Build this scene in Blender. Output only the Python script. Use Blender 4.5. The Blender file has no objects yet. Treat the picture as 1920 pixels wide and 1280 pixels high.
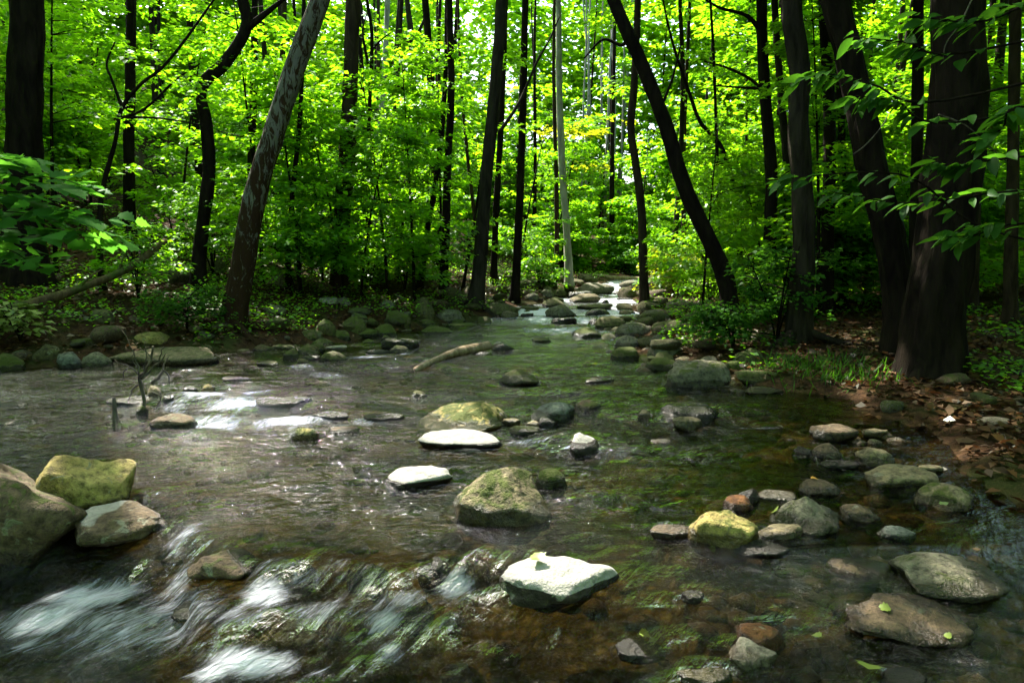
import bpy, bmesh, math, random
import numpy as np
from mathutils import Vector
from mathutils.bvhtree import BVHTree

# ------------------------------------------------------------------ camera, sky, sun, exposure
sc = bpy.context.scene
col = sc.collection
CAM_H, FPX, PITCH = 1.5, 1280.0, math.atan(170 / 1280)
cam_d = bpy.data.cameras.new('camera'); cam = bpy.data.objects.new('camera', cam_d); col.objects.link(cam)
cam.location = (0, 0, CAM_H); cam.rotation_euler = (math.pi / 2 - PITCH, 0, 0)
cam_d.sensor_width = 36; cam_d.lens = 24; cam_d.clip_end = 600; cam_d.clip_start = 0.05
sc.camera = cam
SUN = Vector((-0.40, 0.60, 0.86)).normalized()
w = bpy.data.worlds.new('World'); sc.world = w; w.use_nodes = True
nt = w.node_tree; bg = nt.nodes['Background']
sky = nt.nodes.new('ShaderNodeTexSky'); sky.sky_type = 'NISHITA'; sky.sun_disc = False
sky.sun_elevation = math.asin(SUN.z); sky.sun_rotation = math.atan2(SUN.x, SUN.y)
sky.air_density = 1.0; sky.dust_density = 3.0; sky.ozone_density = 1.0
nt.links.new(sky.outputs[0], bg.inputs[0]); bg.inputs[1].default_value = 0.15
sun_d = bpy.data.lights.new('sun', 'SUN'); sun_d.energy = 4.6; sun_d.angle = math.radians(0.5); sun_d.color = (1, 0.94, 0.82)
sun = bpy.data.objects.new('sun', sun_d); col.objects.link(sun); sun.rotation_euler = SUN.to_track_quat('Z', 'Y').to_euler()
sun.location = (0, 0, 40)
sc.view_settings.view_transform = 'Standard'; sc.view_settings.look = 'None'
sc.view_settings.gamma = 1.0; sc.view_settings.use_curve_mapping = False
sc.view_settings.exposure = 2.35
sc.render.engine = 'CYCLES'
cy = sc.cycles
cy.use_denoising = True; cy.max_bounces = 5; cy.diffuse_bounces = 2; cy.glossy_bounces = 2
cy.transmission_bounces = 2; cy.transparent_max_bounces = 8; cy.caustics_reflective = False; cy.caustics_refractive = False
cy.use_adaptive_sampling = True; cy.adaptive_threshold = 0.015; cy.sample_clamp_indirect = 6.0

RNG = np.random.default_rng(7)
rnd = random.Random(11)

# ------------------------------------------------------------------ noise, mapping, terrain functions
def _hash(i, j, k, seed):
    h = (i.astype(np.int64) * 374761393 + j.astype(np.int64) * 668265263 + k.astype(np.int64) * 2147483647 + seed * 974711) & 0xFFFFFFFF
    h = ((h ^ (h >> 13)) * 1274126177) & 0xFFFFFFFF
    h = ((h ^ (h >> 16)) * 2246822519) & 0xFFFFFFFF
    return ((h ^ (h >> 15)) & 0xFFFFFF) / float(0xFFFFFF)
def vnoise(x, y, z=None, seed=0):
    x = np.asarray(x, float); y = np.asarray(y, float)
    z = np.zeros_like(x) if z is None else np.asarray(z, float)
    i, j, k = np.floor(x), np.floor(y), np.floor(z)
    fx, fy, fz = x - i, y - j, z - k
    fx = fx * fx * (3 - 2 * fx); fy = fy * fy * (3 - 2 * fy); fz = fz * fz * (3 - 2 * fz)
    def c(a, b, d): return _hash(i + a, j + b, k + d, seed)
    x00 = c(0,0,0) * (1-fx) + c(1,0,0) * fx; x10 = c(0,1,0) * (1-fx) + c(1,1,0) * fx
    x01 = c(0,0,1) * (1-fx) + c(1,0,1) * fx; x11 = c(0,1,1) * (1-fx) + c(1,1,1) * fx
    return ((x00 * (1-fy) + x10 * fy) * (1-fz) + (x01 * (1-fy) + x11 * fy) * fz) * 2 - 1
def fbm(x, y, z=None, octaves=4, seed=0, gain=0.5):
    s, a, f = 0, 1, 1.0
    x = np.asarray(x, float); y = np.asarray(y, float)
    for o in range(octaves):
        s = s + a * vnoise(x * f, y * f, None if z is None else np.asarray(z) * f, seed + o * 17)
        a *= gain; f *= 2.03
    return s
def sstep(a, b, x):
    t = np.clip((np.asarray(x, float) - a) / (b - a), 0, 1); return t * t * (3 - 2 * t)

CP, SP = math.cos(PITCH), math.sin(PITCH)
def ray(px, py):
    u, v = (px - 960) / FPX, (640 - py) / FPX
    return np.array([u, CP + v * SP, -SP + v * CP])
def at_y(px, py, Y):
    d = ray(px, py); t = Y / d[1]
    return np.array([d[0] * t, Y, CAM_H + d[2] * t])

_LY = [-20, 0, 3, 6, 7.5, 8.3, 9.6, 11.3, 12.8, 14.8, 17.5, 20, 23, 28, 31, 33, 45, 80]
_LX = [-10, -8, -7.5, -7, -6.7, -6.3, -4.1, -2.8, -1.6, 0.0, 0.7, 1.6, 2.9, 4.2, 5.6, 7.2, 12, 22]
_RY = [-20, 0, 3.3, 4.2, 5, 6.6, 7.4, 8.7, 11.3, 14, 16, 20, 28, 31, 33, 45, 80]
_RX = [3, 2.3, 2.7, 3.0, 3.2, 3.2, 2.5, 1.9, 1.7, 2.3, 2.8, 3.5, 5.1, 6.0, 6.4, 11, 20]
def edgeL(y): return np.interp(y, _LY, _LX)
def edgeR(y): return np.interp(y, _RY, _RX)
_WY = [-20, 0, 2.0, 3.6, 5.8, 6.7, 11, 14, 15.2, 16.4, 18.2, 19.2, 21.5, 22.5, 25, 26.5, 30, 36, 80]
_WZ = [-.4, -.03, -.02, 0, .0, .04, .045, .055, .06, .105, .115, .165, .175, .22, .235, .285, .32, .5, 2.2]
def lipy(x):
    return np.interp(x, [-3.2, -2.0, -1.7, -1.2, -0.15, 0.5], [3.85, 3.7, 3.5, 3.2, 3.15, 3.2]) + 0.13 * fbm(np.asarray(x) * 3.1, np.asarray(x) * 0 + 3.3, octaves=3, seed=4)
def water0(x, y):
    x = np.asarray(x, float); y = np.asarray(y, float)
    z = np.interp(y, _WY, _WZ)
    k = 1 - 0.72 * sstep(0.15, 0.75, x)
    ly = lipy(x)
    hv = 1 + .45 * vnoise(x * 2.3, y * 0 + 7.7, seed=8)
    drop = 0.095 * hv * sstep(0.0, 0.24, ly - y) + 0.085 * (2 - hv) * sstep(0.30, 0.56, ly - y + 0.12 * fbm(x * 3, y * 0, octaves=2, seed=9)) + 0.25 * sstep(0.6, 2.5, ly - y)
    return z - drop * k
def bankd(x, y):
    n = 0.28 * fbm(np.asarray(x) * 0.9, np.asarray(y) * 0.9, octaves=2, seed=21)
    dl = (edgeL(y) - x) * 0.72; dr = (x - edgeR(y)) * 0.9
    return np.maximum(dl, dr) + n, dl > dr
def ground(x, y):
    x = np.asarray(x, float); y = np.asarray(y, float)
    d, left = bankd(x, y)
    zw = water0(x, y)
    bed = zw - 0.05 - np.where(x > 0.8, 0.13, 0.30) * sstep(0, 1.4, -d)
    dd = np.maximum(d, 0)
    up_l = 0.10 * sstep(0, 0.4, dd) + 0.20 * np.minimum(dd, 6) + 0.34 * np.maximum(dd - 6, 0)
    up_r = 0.12 * sstep(0, 0.5, dd) + 0.055 * np.minimum(dd, 6) + 0.24 * np.maximum(dd - 6, 0)
    up = np.where(left, up_l, up_r)
    up = np.where(dd > 30, up, up)
    rough = 0.06 * fbm(x * 0.7, y * 0.7, octaves=3, seed=33) * sstep(0.1, 1.5, dd) + 0.02 * fbm(x * 4, y * 4, octaves=2, seed=35)
    back = 0.12 * np.maximum(y - 34, 0)
    return np.where(d > 0, zw - 0.05 + up, bed) + rough + back
def surf(x, y): return np.maximum(ground(x, y), np.where(bankd(x, y)[0] < 0.5, water0(x, y), -9))
def hit(px, py, f=surf):
    d = ray(px, py)
    ts = np.linspace(1.5, 60, 3000) / d[1]
    P = ts[:, None] * d[None, :]
    z = CAM_H + P[:, 2]
    below = np.nonzero(z < f(P[:, 0], P[:, 1]))[0]
    i = below[0] if len(below) else len(ts) - 1
    return np.array([P[i, 0], P[i, 1], z[i]])

# ------------------------------------------------------------------ mesh helpers
def mesh_data(name, V, F, mat=None, smooth=True, attrs=None):
    me = bpy.data.meshes.new(name)
    V = np.asarray(V, np.float32)
    if isinstance(F, np.ndarray):
        n, k = F.shape
        me.vertices.add(len(V)); me.vertices.foreach_set('co', V.ravel())
        me.loops.add(n * k); me.loops.foreach_set('vertex_index', F.astype(np.int32).ravel())
        me.polygons.add(n); me.polygons.foreach_set('loop_start', np.arange(0, n * k, k, dtype=np.int32))
        me.update(calc_edges=True)
    else:
        me.from_pydata(V.tolist(), [], F)
    if smooth: me.polygons.foreach_set('use_smooth', np.ones(len(me.polygons), bool))
    for an, (dom, arr) in (attrs or {}).items():
        a = me.attributes.new(an, 'FLOAT', dom); a.data.foreach_set('value', np.asarray(arr, np.float32).ravel())
    if mat: me.materials.append(mat)
    return me
def obj(name, me, parent=None, loc=None):
    o = bpy.data.objects.new(name, me); col.objects.link(o)
    if parent is not None: o.parent = parent
    if loc is not None: o.location = loc
    return o
def tag(o, label, cat, group=None):
    o['label'] = label; o['category'] = cat
    if group: o['group'] = group
    return o
def empty(name, loc):
    o = bpy.data.objects.new(name, None); col.objects.link(o); o.location = [float(c) for c in loc]; o.empty_display_size = 0.2
    return o
def catmull(P, n):
    P = np.asarray(P, float)
    Q = np.vstack([2 * P[0] - P[1], P, 2 * P[-1] - P[-2]])
    out = []
    m = len(P) - 1
    for t in np.linspace(0, m - 1e-6, n):
        i = int(t); f = t - i
        a, b, c, d = Q[i], Q[i + 1], Q[i + 2], Q[i + 3]
        out.append(0.5 * (2 * b + (c - a) * f + (2 * a - 5 * b + 4 * c - d) * f * f + (3 * b - a - 3 * c + d) * f ** 3))
    return np.array(out)
def tube(P, R, sides=10, rough=0.0, seed=0, ridge=0.0):
    P = np.asarray(P, float); n = len(P)
    T = np.gradient(P, axis=0); T /= np.linalg.norm(T, axis=1)[:, None] + 1e-9
    ref = np.array([0.0, 1.0, 0.0]) if abs(T[0][1]) < 0.9 else np.array([1.0, 0, 0])
    U = np.cross(T, ref); U /= np.linalg.norm(U, axis=1)[:, None] + 1e-9
    W = np.cross(T, U)
    a = np.linspace(0, 2 * np.pi, sides, endpoint=False)
    ca, sa = np.cos(a), np.sin(a)
    s = np.concatenate([[0], np.cumsum(np.linalg.norm(np.diff(P, axis=0), axis=1))])
    rr = np.asarray(R, float)[:, None] * np.ones((1, sides))
    if rough:
        S = s[:, None] * np.ones((1, sides))
        rr = rr * (1 + rough * fbm(ca[None, :] * 1.6 + S * 0, sa[None, :] * 1.6 + S * 0, S * 2.2, 3, seed))
    if ridge:
        S = s[:, None] * np.ones((1, sides))
        rr = rr * (1 + ridge * fbm(ca[None, :] * 6 + S * 0, sa[None, :] * 6 + S * 0, S * 1.1, 3, seed + 5))
    V = P[:, None, :] + rr[:, :, None] * (U[:, None, :] * ca[None, :, None] + W[:, None, :] * sa[None, :, None])
    V = V.reshape(-1, 3)
    i = np.arange(n - 1)[:, None] * sides; j = np.arange(sides)[None, :]; j2 = (j + 1) % sides
    F = np.stack([i + j, i + j2, i + sides + j2, i + sides + j], -1).reshape(-1, 4)
    # closed ends
    c0, c1 = len(V), len(V) + 1
    V = np.vstack([V, P[0], P[-1]])
    jj = np.arange(sides)
    cap0 = np.stack([(jj + 1) % sides, jj, np.full(sides, c0), np.full(sides, c0)], -1)
    base = (n - 1) * sides
    cap1 = np.stack([base + jj, base + (jj + 1) % sides, np.full(sides, c1), np.full(sides, c1)], -1)
    Fl = F.tolist() + [r[:3] for r in cap0.tolist()] + [r[:3] for r in cap1.tolist()]
    return V, Fl
def join(parts):
    Vs, Fs, o = [], [], 0
    for V, F in parts:
        Vs.append(V); Fs += [[i + o for i in f] for f in F]; o += len(V)
    return np.vstack(Vs), Fs

# ------------------------------------------------------------------ materials
def new_mat(name):
    m = bpy.data.materials.new(name); m.use_nodes = True
    n = m.node_tree.nodes; n.clear()
    out = n.new('ShaderNodeOutputMaterial')
    return m, m.node_tree, n, m.node_tree.links, out
def noise_node(n, l, vec, scale, detail=4, rough=0.55, dist=0.0):
    t = n.new('ShaderNodeTexNoise'); t.inputs['Scale'].default_value = scale
    t.inputs['Detail'].default_value = detail; t.inputs['Roughness'].default_value = rough; t.inputs['Distortion'].default_value = dist
    if vec is not None: l.new(vec, t.inputs['Vector'])
    return t
def ramp(n, l, fac, stops):
    r = n.new('ShaderNodeValToRGB'); e = r.color_ramp.elements
    while len(e) > 1: e.remove(e[0])
    e[0].position = stops[0][0]; e[0].color = stops[0][1] if len(stops[0][1]) == 4 else (*stops[0][1], 1)
    for p, c in stops[1:]:
        x = e.new(p); x.color = c if len(c) == 4 else (*c, 1)
    l.new(fac, r.inputs[0]); return r
def mixc(n, l, fac, a, b, mode='MIX'):
    m = n.new('ShaderNodeMix'); m.data_type = 'RGBA'; m.blend_type = mode
    for s, v in ((m.inputs[0], fac), (m.inputs[6], a), (m.inputs[7], b)):
        if hasattr(v, 'is_linked'): l.new(v, s)
        else: s.default_value = v if not isinstance(v, tuple) else (*v, 1)[:4]
    return m.outputs[2]
def mth(n, l, op, a, b=None, c=None, clamp=False):
    m = n.new('ShaderNodeMath'); m.operation = op; m.use_clamp = clamp
    for s, v in zip(m.inputs, (a, b, c)):
        if v is None: continue
        if hasattr(v, 'is_linked'): l.new(v, s)
        else: s.default_value = v
    return m.outputs[0]
def attr(n, name, typ='GEOMETRY'):
    a = n.new('ShaderNodeAttribute'); a.attribute_name = name; a.attribute_type = typ; return a
def mapping(n, l, vec, scale):
    m = n.new('ShaderNodeMapping'); m.inputs['Scale'].default_value = scale; l.new(vec, m.inputs[0]); return m.outputs[0]

def leaf_material(name, refl, trans, var=0.35, gloss=0.10):
    m, t, n, l, out = new_mat(name)
    a = attr(n, 'tint')
    hs1 = mixc(n, l, a.outputs['Fac'], tuple(c * (1 - var) for c in refl), (min(refl[0] * (1 + 1.5 * var), 1), refl[1] * (1 + var), refl[2]))
    hs2 = mixc(n, l, a.outputs['Fac'], tuple(c * (1 - var) for c in trans), (trans[0] * (1 + 1.7 * var), trans[1] * (1 + var), trans[2]))
    d = n.new('ShaderNodeBsdfDiffuse'); l.new(hs1, d.inputs[0])
    tr = n.new('ShaderNodeBsdfTranslucent'); l.new(hs2, tr.inputs[0])
    ad = n.new('ShaderNodeAddShader'); l.new(d.outputs[0], ad.inputs[0]); l.new(tr.outputs[0], ad.inputs[1])
    g = n.new('ShaderNodeBsdfGlossy'); g.inputs['Roughness'].default_value = 0.42; g.inputs[0].default_value = (0.8, 0.9, 0.8, 1)
    mx = n.new('ShaderNodeMixShader'); mx.inputs[0].default_value = gloss * 0.35
    l.new(ad.outputs[0], mx.inputs[1]); l.new(g.outputs[0], mx.inputs[2]); l.new(mx.outputs[0], out.inputs[0])
    return m
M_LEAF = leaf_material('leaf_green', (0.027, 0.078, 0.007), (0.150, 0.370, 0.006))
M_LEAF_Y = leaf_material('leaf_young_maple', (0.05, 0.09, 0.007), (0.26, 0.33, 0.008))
M_LEAF_SHADED = leaf_material('leaf_green_shaded', (0.012, 0.042, 0.006), (0.03, 0.10, 0.006), gloss=0.02)  # darker copy of the leaf material, shade painted into its colour
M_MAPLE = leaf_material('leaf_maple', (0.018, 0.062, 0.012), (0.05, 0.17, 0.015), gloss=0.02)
M_LITTER = leaf_material('leaf_dead', (0.04, 0.02, 0.009), (0.008, 0.004, 0.002), var=0.6, gloss=0.15)
M_FALLEN = leaf_material('leaf_fallen_green', (0.10, 0.14, 0.03), (0.03, 0.05, 0.008), var=0.2)
M_FALLEN_O = leaf_material('leaf_fallen_orange', (0.42, 0.22, 0.05), (0.08, 0.04, 0.01), var=0.2)

def bark_material(name, dark, light, scale=9.0, patchy=False, bump=0.6, moss=0.0):
    m, t, n, l, out = new_mat(name)
    tc = n.new('ShaderNodeTexCoord')
    v = mapping(n, l, tc.outputs['Object'], (1, 1, 0.22))
    n1 = noise_node(n, l, v, scale, 6, 0.62, 0.4)
    n2 = noise_node(n, l, tc.outputs['Object'], 2.3, 3)
    if patchy:
        v2 = mapping(n, l, tc.outputs['Object'], (1, 1, 0.30))
        n3 = noise_node(n, l, v2, 12.0, 6, 0.7, 1.2)
        sep = n.new('ShaderNodeSeparateXYZ'); l.new(tc.outputs['Object'], sep.inputs[0])
        hgt = mth(n, l, 'MULTIPLY_ADD', sep.outputs['Z'], 0.055, -0.13, clamp=False)
        hgt = mth(n, l, 'MINIMUM', hgt, 0.05)
        f = mth(n, l, 'ADD', n3.outputs['Fac'], hgt)
        pr = ramp(n, l, f, [(0.50, (0, 0, 0)), (0.56, (1, 1, 1))])
        c1 = mixc(n, l, n1.outputs['Fac'], dark, (dark[0] * 2.2, dark[1] * 2.0, dark[2] * 1.8))
        c2 = mixc(n, l, n1.outputs['Fac'], tuple(x * 0.7 for x in light), light)
        c = mixc(n, l, pr.outputs[0], c1, c2)
    else:
        r = ramp(n, l, n1.outputs['Fac'], [(0.32, dark), (0.70, light)])
        c = mixc(n, l, mth(n, l, 'MULTIPLY', n2.outputs['Fac'], 0.5), r.outputs[0], tuple(x * 0.55 for x in dark))
    if moss:
        g = ramp(n, l, n2.outputs['Fac'], [(0.5, (0, 0, 0)), (0.62, (moss, moss, moss))])
        c = mixc(n, l, g.outputs[0], c, (0.05, 0.075, 0.015))
    b = n.new('ShaderNodeBsdfPrincipled'); l.new(c, b.inputs['Base Color']); b.inputs['Roughness'].default_value = 0.85
    b.inputs['Specular IOR Level'].default_value = 0.04
    bp = n.new('ShaderNodeBump'); bp.inputs['Strength'].default_value = bump; bp.inputs['Distance'].default_value = 0.07
    l.new(n1.outputs['Fac'], bp.inputs['Height']); l.new(bp.outputs[0], b.inputs['Normal']); l.new(b.outputs[0], out.inputs[0])
    return m
M_BARK = {
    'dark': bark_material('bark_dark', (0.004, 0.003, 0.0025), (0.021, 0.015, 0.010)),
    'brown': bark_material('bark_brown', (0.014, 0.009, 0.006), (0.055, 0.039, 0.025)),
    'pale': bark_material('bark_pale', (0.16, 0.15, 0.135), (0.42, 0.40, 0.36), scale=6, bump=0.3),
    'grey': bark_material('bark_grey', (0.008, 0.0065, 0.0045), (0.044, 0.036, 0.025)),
    'sycamore': bark_material('bark_sycamore', (0.016, 0.0095, 0.0055), (0.125, 0.12, 0.10), patchy=True, bump=0.8),
    'drift': bark_material('wood_driftwood', (0.13, 0.085, 0.05), (0.42, 0.32, 0.22), scale=12, bump=0.5),
    'log': bark_material('wood_mossy_log', (0.04, 0.028, 0.016), (0.17, 0.12, 0.06), moss=0.8),
    'dead': bark_material('wood_dead_branch', (0.02, 0.017, 0.013), (0.15, 0.135, 0.10), scale=14),
}

# --- rock: Object colour = stone tint, alpha = moss; vertex attributes wet, pale
def rock_material():
    m, t, n, l, out = new_mat('river_rock')
    oi = n.new('ShaderNodeObjectInfo'); tc = n.new('ShaderNodeTexCoord'); geo = n.new('ShaderNodeNewGeometry')
    off = n.new('ShaderNodeVectorMath'); off.operation = 'MULTIPLY_ADD'
    l.new(oi.outputs['Random'], off.inputs[0]); off.inputs[1].default_value = (37, 19, 53); l.new(tc.outputs['Object'], off.inputs[2])
    V = off.outputs[0]
    n1 = noise_node(n, l, V, 4.5, 6, 0.65, 0.5); n2 = noise_node(n, l, V, 22, 5, 0.7); n3 = noise_node(n, l, V, 75, 3, 0.6)
    n4 = noise_node(n, l, V, 9, 4, 0.6, 0.8)
    c = mixc(n, l, ramp(n, l, n1.outputs['Fac'], [(0.3, (0, 0, 0)), (0.7, (1, 1, 1))]).outputs[0], mixc(n, l, 1.0, oi.outputs['Color'], (0.50, 0.47, 0.42), 'MULTIPLY'), oi.outputs['Color'])
    sp = ramp(n, l, n2.outputs['Fac'], [(0.36, (0.30, 0.28, 0.25)), (0.5, (1, 1, 1)), (0.66, (1.55, 1.52, 1.45))])
    c = mixc(n, l, 0.9, c, sp.outputs[0], 'MULTIPLY')
    lich = ramp(n, l, n4.outputs['Fac'], [(0.60, (0, 0, 0)), (0.66, (0.55, 0.55, 0.55))])
    c = mixc(n, l, lich.outputs[0], c, (0.24, 0.245, 0.185))
    pale = attr(n, 'pale')
    pf = mth(n, l, 'MULTIPLY_ADD', mth(n, l, 'SUBTRACT', n1.outputs['Fac'], 0.5), 0.5, pale.outputs['Fac'])
    pf = ramp(n, l, pf, [(0.42, (0, 0, 0)), (0.54, (1, 1, 1))])
    c = mixc(n, l, pf.outputs[0], c, mixc(n, l, n2.outputs['Fac'], (0.13, 0.125, 0.105), (0.34, 0.33, 0.30)))
    # moss
    sx = n.new('ShaderNodeSeparateXYZ'); l.new(geo.outputs['Normal'], sx.inputs[0])
    mf = mth(n, l, 'MULTIPLY_ADD', sx.outputs['Z'], 0.16, n4.outputs['Fac'])
    mf = mth(n, l, 'ADD', mf, mth(n, l, 'MULTIPLY_ADD', oi.outputs['Alpha'], 0.62, -0.62))
    mr = ramp(n, l, mf, [(0.30, (0, 0, 0)), (0.42, (1, 1, 1))])
    mcol = mixc(n, l, n3.outputs['Fac'], (0.020, 0.034, 0.004), (0.085, 0.10, 0.012))
    pf_inv = mth(n, l, 'SUBTRACT', 1.0, pf.outputs[0])
    c = mixc(n, l, mth(n, l, 'MULTIPLY', mr.outputs[0], pf_inv), c, mcol)
    wet = attr(n, 'wet')
    wf = mth(n, l, 'MULTIPLY_ADD', mth(n, l, 'SUBTRACT', n4.outputs['Fac'], 0.5), 0.8, wet.outputs['Fac'])
    wf = ramp(n, l, wf, [(0.40, (0, 0, 0)), (0.58, (1, 1, 1))])
    c = mixc(n, l, wf.outputs[0], c, mixc(n, l, 1.0, c, (0.26, 0.235, 0.20), 'MULTIPLY'))
    b = n.new('ShaderNodeBsdfPrincipled'); l.new(c, b.inputs['Base Color'])
    l.new(mth(n, l, 'MULTIPLY_ADD', wf.outputs[0], -0.62, 0.88), b.inputs['Roughness'])
    b.inputs['Specular IOR Level'].default_value = 0.28
    h = mth(n, l, 'MULTIPLY_ADD', n2.outputs['Fac'], 0.6, mth(n, l, 'MULTIPLY', n3.outputs['Fac'], 0.35))
    h = mth(n, l, 'MULTIPLY_ADD', mth(n, l, 'MULTIPLY', mr.outputs[0], n3.outputs['Fac']), 0.5, h)
    bp = n.new('ShaderNodeBump'); bp.inputs['Strength'].default_value = 0.9; bp.inputs['Distance'].default_value = 0.04
    l.new(h, bp.inputs['Height']); l.new(bp.outputs[0], b.inputs['Normal']); l.new(b.outputs[0], out.inputs[0])
    return m
M_ROCK = rock_material()

def ground_material():
    m, t, n, l, out = new_mat('forest_floor')
    geo = n.new('ShaderNodeNewGeometry'); P = geo.outputs['Position']
    bed = attr(n, 'bed')
    n1 = noise_node(n, l, P, 1.3, 4); n2 = noise_node(n, l, P, 11, 5, 0.65); n3 = noise_node(n, l, P, 40, 4, 0.6)
    vo = n.new('ShaderNodeTexVoronoi'); vo.inputs['Scale'].default_value = 14; l.new(P, vo.inputs['Vector'])
    vo2 = n.new('ShaderNodeTexVoronoi'); vo2.inputs['Scale'].default_value = 7; l.new(P, vo2.inputs['Vector'])
    lit = ramp(n, l, n2.outputs['Fac'], [(0.3, (0.012, 0.008, 0.005)), (0.5, (0.035, 0.019, 0.010)), (0.72, (0.075, 0.040, 0.019))])
    gcol = mixc(n, l, ramp(n, l, n1.outputs['Fac'], [(0.48, (0, 0, 0)), (0.62, (0.7, 0.7, 0.7))]).outputs[0], lit.outputs[0], (0.028, 0.04, 0.010))
    hs = n.new('ShaderNodeSeparateColor'); l.new(vo.outputs['Color'], hs.inputs[0])
    bedc = ramp(n, l, hs.outputs[0], [(0.0, (0.03, 0.024, 0.010)), (0.35, (0.07, 0.052, 0.020)), (0.7, (0.11, 0.076, 0.028)), (1.0, (0.15, 0.12, 0.065))])
    bedc2 = mixc(n, l, ramp(n, l, vo.outputs['Distance'], [(0.25, (0, 0, 0)), (0.6, (1, 1, 1))]).outputs[0], bedc.outputs[0], (0.03, 0.022, 0.012))
    bedc2 = mixc(n, l, mth(n, l, 'MULTIPLY', n1.outputs['Fac'], 0.9), bedc2, (0.05, 0.043, 0.013))
    c = mixc(n, l, bed.outputs['Fac'], gcol, bedc2)
    b = n.new('ShaderNodeBsdfPrincipled'); l.new(c, b.inputs['Base Color']); b.inputs['Roughness'].default_value = 0.9
    b.inputs['Specular IOR Level'].default_value = 0.04
    bp = n.new('ShaderNodeBump'); bp.inputs['Strength'].default_value = 0.8; bp.inputs['Distance'].default_value = 0.04
    l.new(mth(n, l, 'MULTIPLY_ADD', vo.outputs['Distance'], -0.5, n3.outputs['Fac']), bp.inputs['Height'])
    l.new(bp.outputs[0], b.inputs['Normal']); l.new(b.outputs[0], out.inputs[0])
    return m
M_GROUND = ground_material()

def water_material():
    m, t, n, l, out = new_mat('stream_water')
    fa, fs, ff, ch = attr(n, 'flow_t'), attr(n, 'flow_s'), attr(n, 'foam'), attr(n, 'chop')
    cb = n.new('ShaderNodeCombineXYZ'); l.new(fa.outputs['Fac'], cb.inputs[0]); l.new(fs.outputs['Fac'], cb.inputs[1])
    V = cb.outputs[0]
    st = noise_node(n, l, mapping(n, l, V, (1, 0.42, 1)), 13, 5, 0.62, 0.9)
    st2 = noise_node(n, l, mapping(n, l, V, (1, 0.24, 1)), 46, 6, 0.75, 1.0)
    rip = noise_node(n, l, mapping(n, l, V, (0.6, 1.0, 1)), 7.5, 3, 0.5, 1.2)
    rip2 = noise_node(n, l, mapping(n, l, V, (0.8, 1.0, 1)), 27, 2, 0.5, 0.8)
    sd = attr(n, 'strand')
    h = mth(n, l, 'MULTIPLY_ADD', rip.outputs['Fac'], 1.1, mth(n, l, 'MULTIPLY', rip2.outputs['Fac'], 0.3))
    h = mth(n, l, 'MULTIPLY_ADD', mth(n, l, 'MULTIPLY', st.outputs['Fac'], sd.outputs['Fac']), 1.0, h)
    h = mth(n, l, 'MULTIPLY_ADD', mth(n, l, 'MULTIPLY', st2.outputs['Fac'], sd.outputs['Fac']), 0.3, h)
    bp = n.new('ShaderNodeBump'); bp.inputs['Distance'].default_value = 0.085
    fade = n.new('ShaderNodeMapRange'); fade.inputs['From Min'].default_value = 3.0; fade.inputs['From Max'].default_value = 11.0
    fade.inputs['To Min'].default_value = 0.95; fade.inputs['To Max'].default_value = 0.6; l.new(fs.outputs['Fac'], fade.inputs[0])
    l.new(mth(n, l, 'MULTIPLY', ch.outputs['Fac'], fade.outputs[0], clamp=True), bp.inputs['Strength'])
    l.new(h, bp.inputs['Height'])
    fr = n.new('ShaderNodeFresnel'); fr.inputs['IOR'].default_value = 1.333; l.new(bp.outputs[0], fr.inputs['Normal'])
    tr = n.new('ShaderNodeBsdfTransparent'); tr.inputs[0].default_value = (0.50, 0.45, 0.27, 1)
    gl = n.new('ShaderNodeBsdfGlossy'); gl.inputs['Roughness'].default_value = 0.03; l.new(bp.outputs[0], gl.inputs['Normal'])
    gl.inputs[0].default_value = (1, 1, 1, 1)
    mx = n.new('ShaderNodeMixShader'); l.new(fr.outputs[0], mx.inputs[0]); l.new(tr.outputs[0], mx.inputs[1]); l.new(gl.outputs[0], mx.inputs[2])
    # foam, including the sky glare painted as foam
    fo = mth(n, l, 'MULTIPLY_ADD', st2.outputs['Fac'], 0.85, mth(n, l, 'MULTIPLY', st.outputs['Fac'], 0.65))
    fo = mth(n, l, 'ADD', fo, mth(n, l, 'MULTIPLY_ADD', ff.outputs['Fac'], 1.05, -1.13))
    fr2 = n.new('ShaderNodeMapRange'); fr2.inputs['From Min'].default_value = 0.0; fr2.inputs['From Max'].default_value = 0.80
    fr2.inputs['To Max'].default_value = 0.92; fr2.interpolation_type = 'SMOOTHSTEP'; l.new(fo, fr2.inputs[0])
    df = n.new('ShaderNodeBsdfDiffuse'); df.inputs[0].default_value = (0.78, 0.82, 0.93, 1); l.new(bp.outputs[0], df.inputs['Normal'])
    ts = n.new('ShaderNodeBsdfTranslucent'); ts.inputs[0].default_value = (0.75, 0.78, 0.82, 1)
    fm = n.new('ShaderNodeMixShader'); fm.inputs[0].default_value = 0.25; l.new(df.outputs[0], fm.inputs[1]); l.new(ts.outputs[0], fm.inputs[2])
    m2 = n.new('ShaderNodeMixShader'); l.new(fr2.outputs[0], m2.inputs[0]); l.new(mx.outputs[0], m2.inputs[1]); l.new(fm.outputs[0], m2.inputs[2])
    l.new(m2.outputs[0], out.inputs[0])
    return m
M_WATER = water_material()

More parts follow.
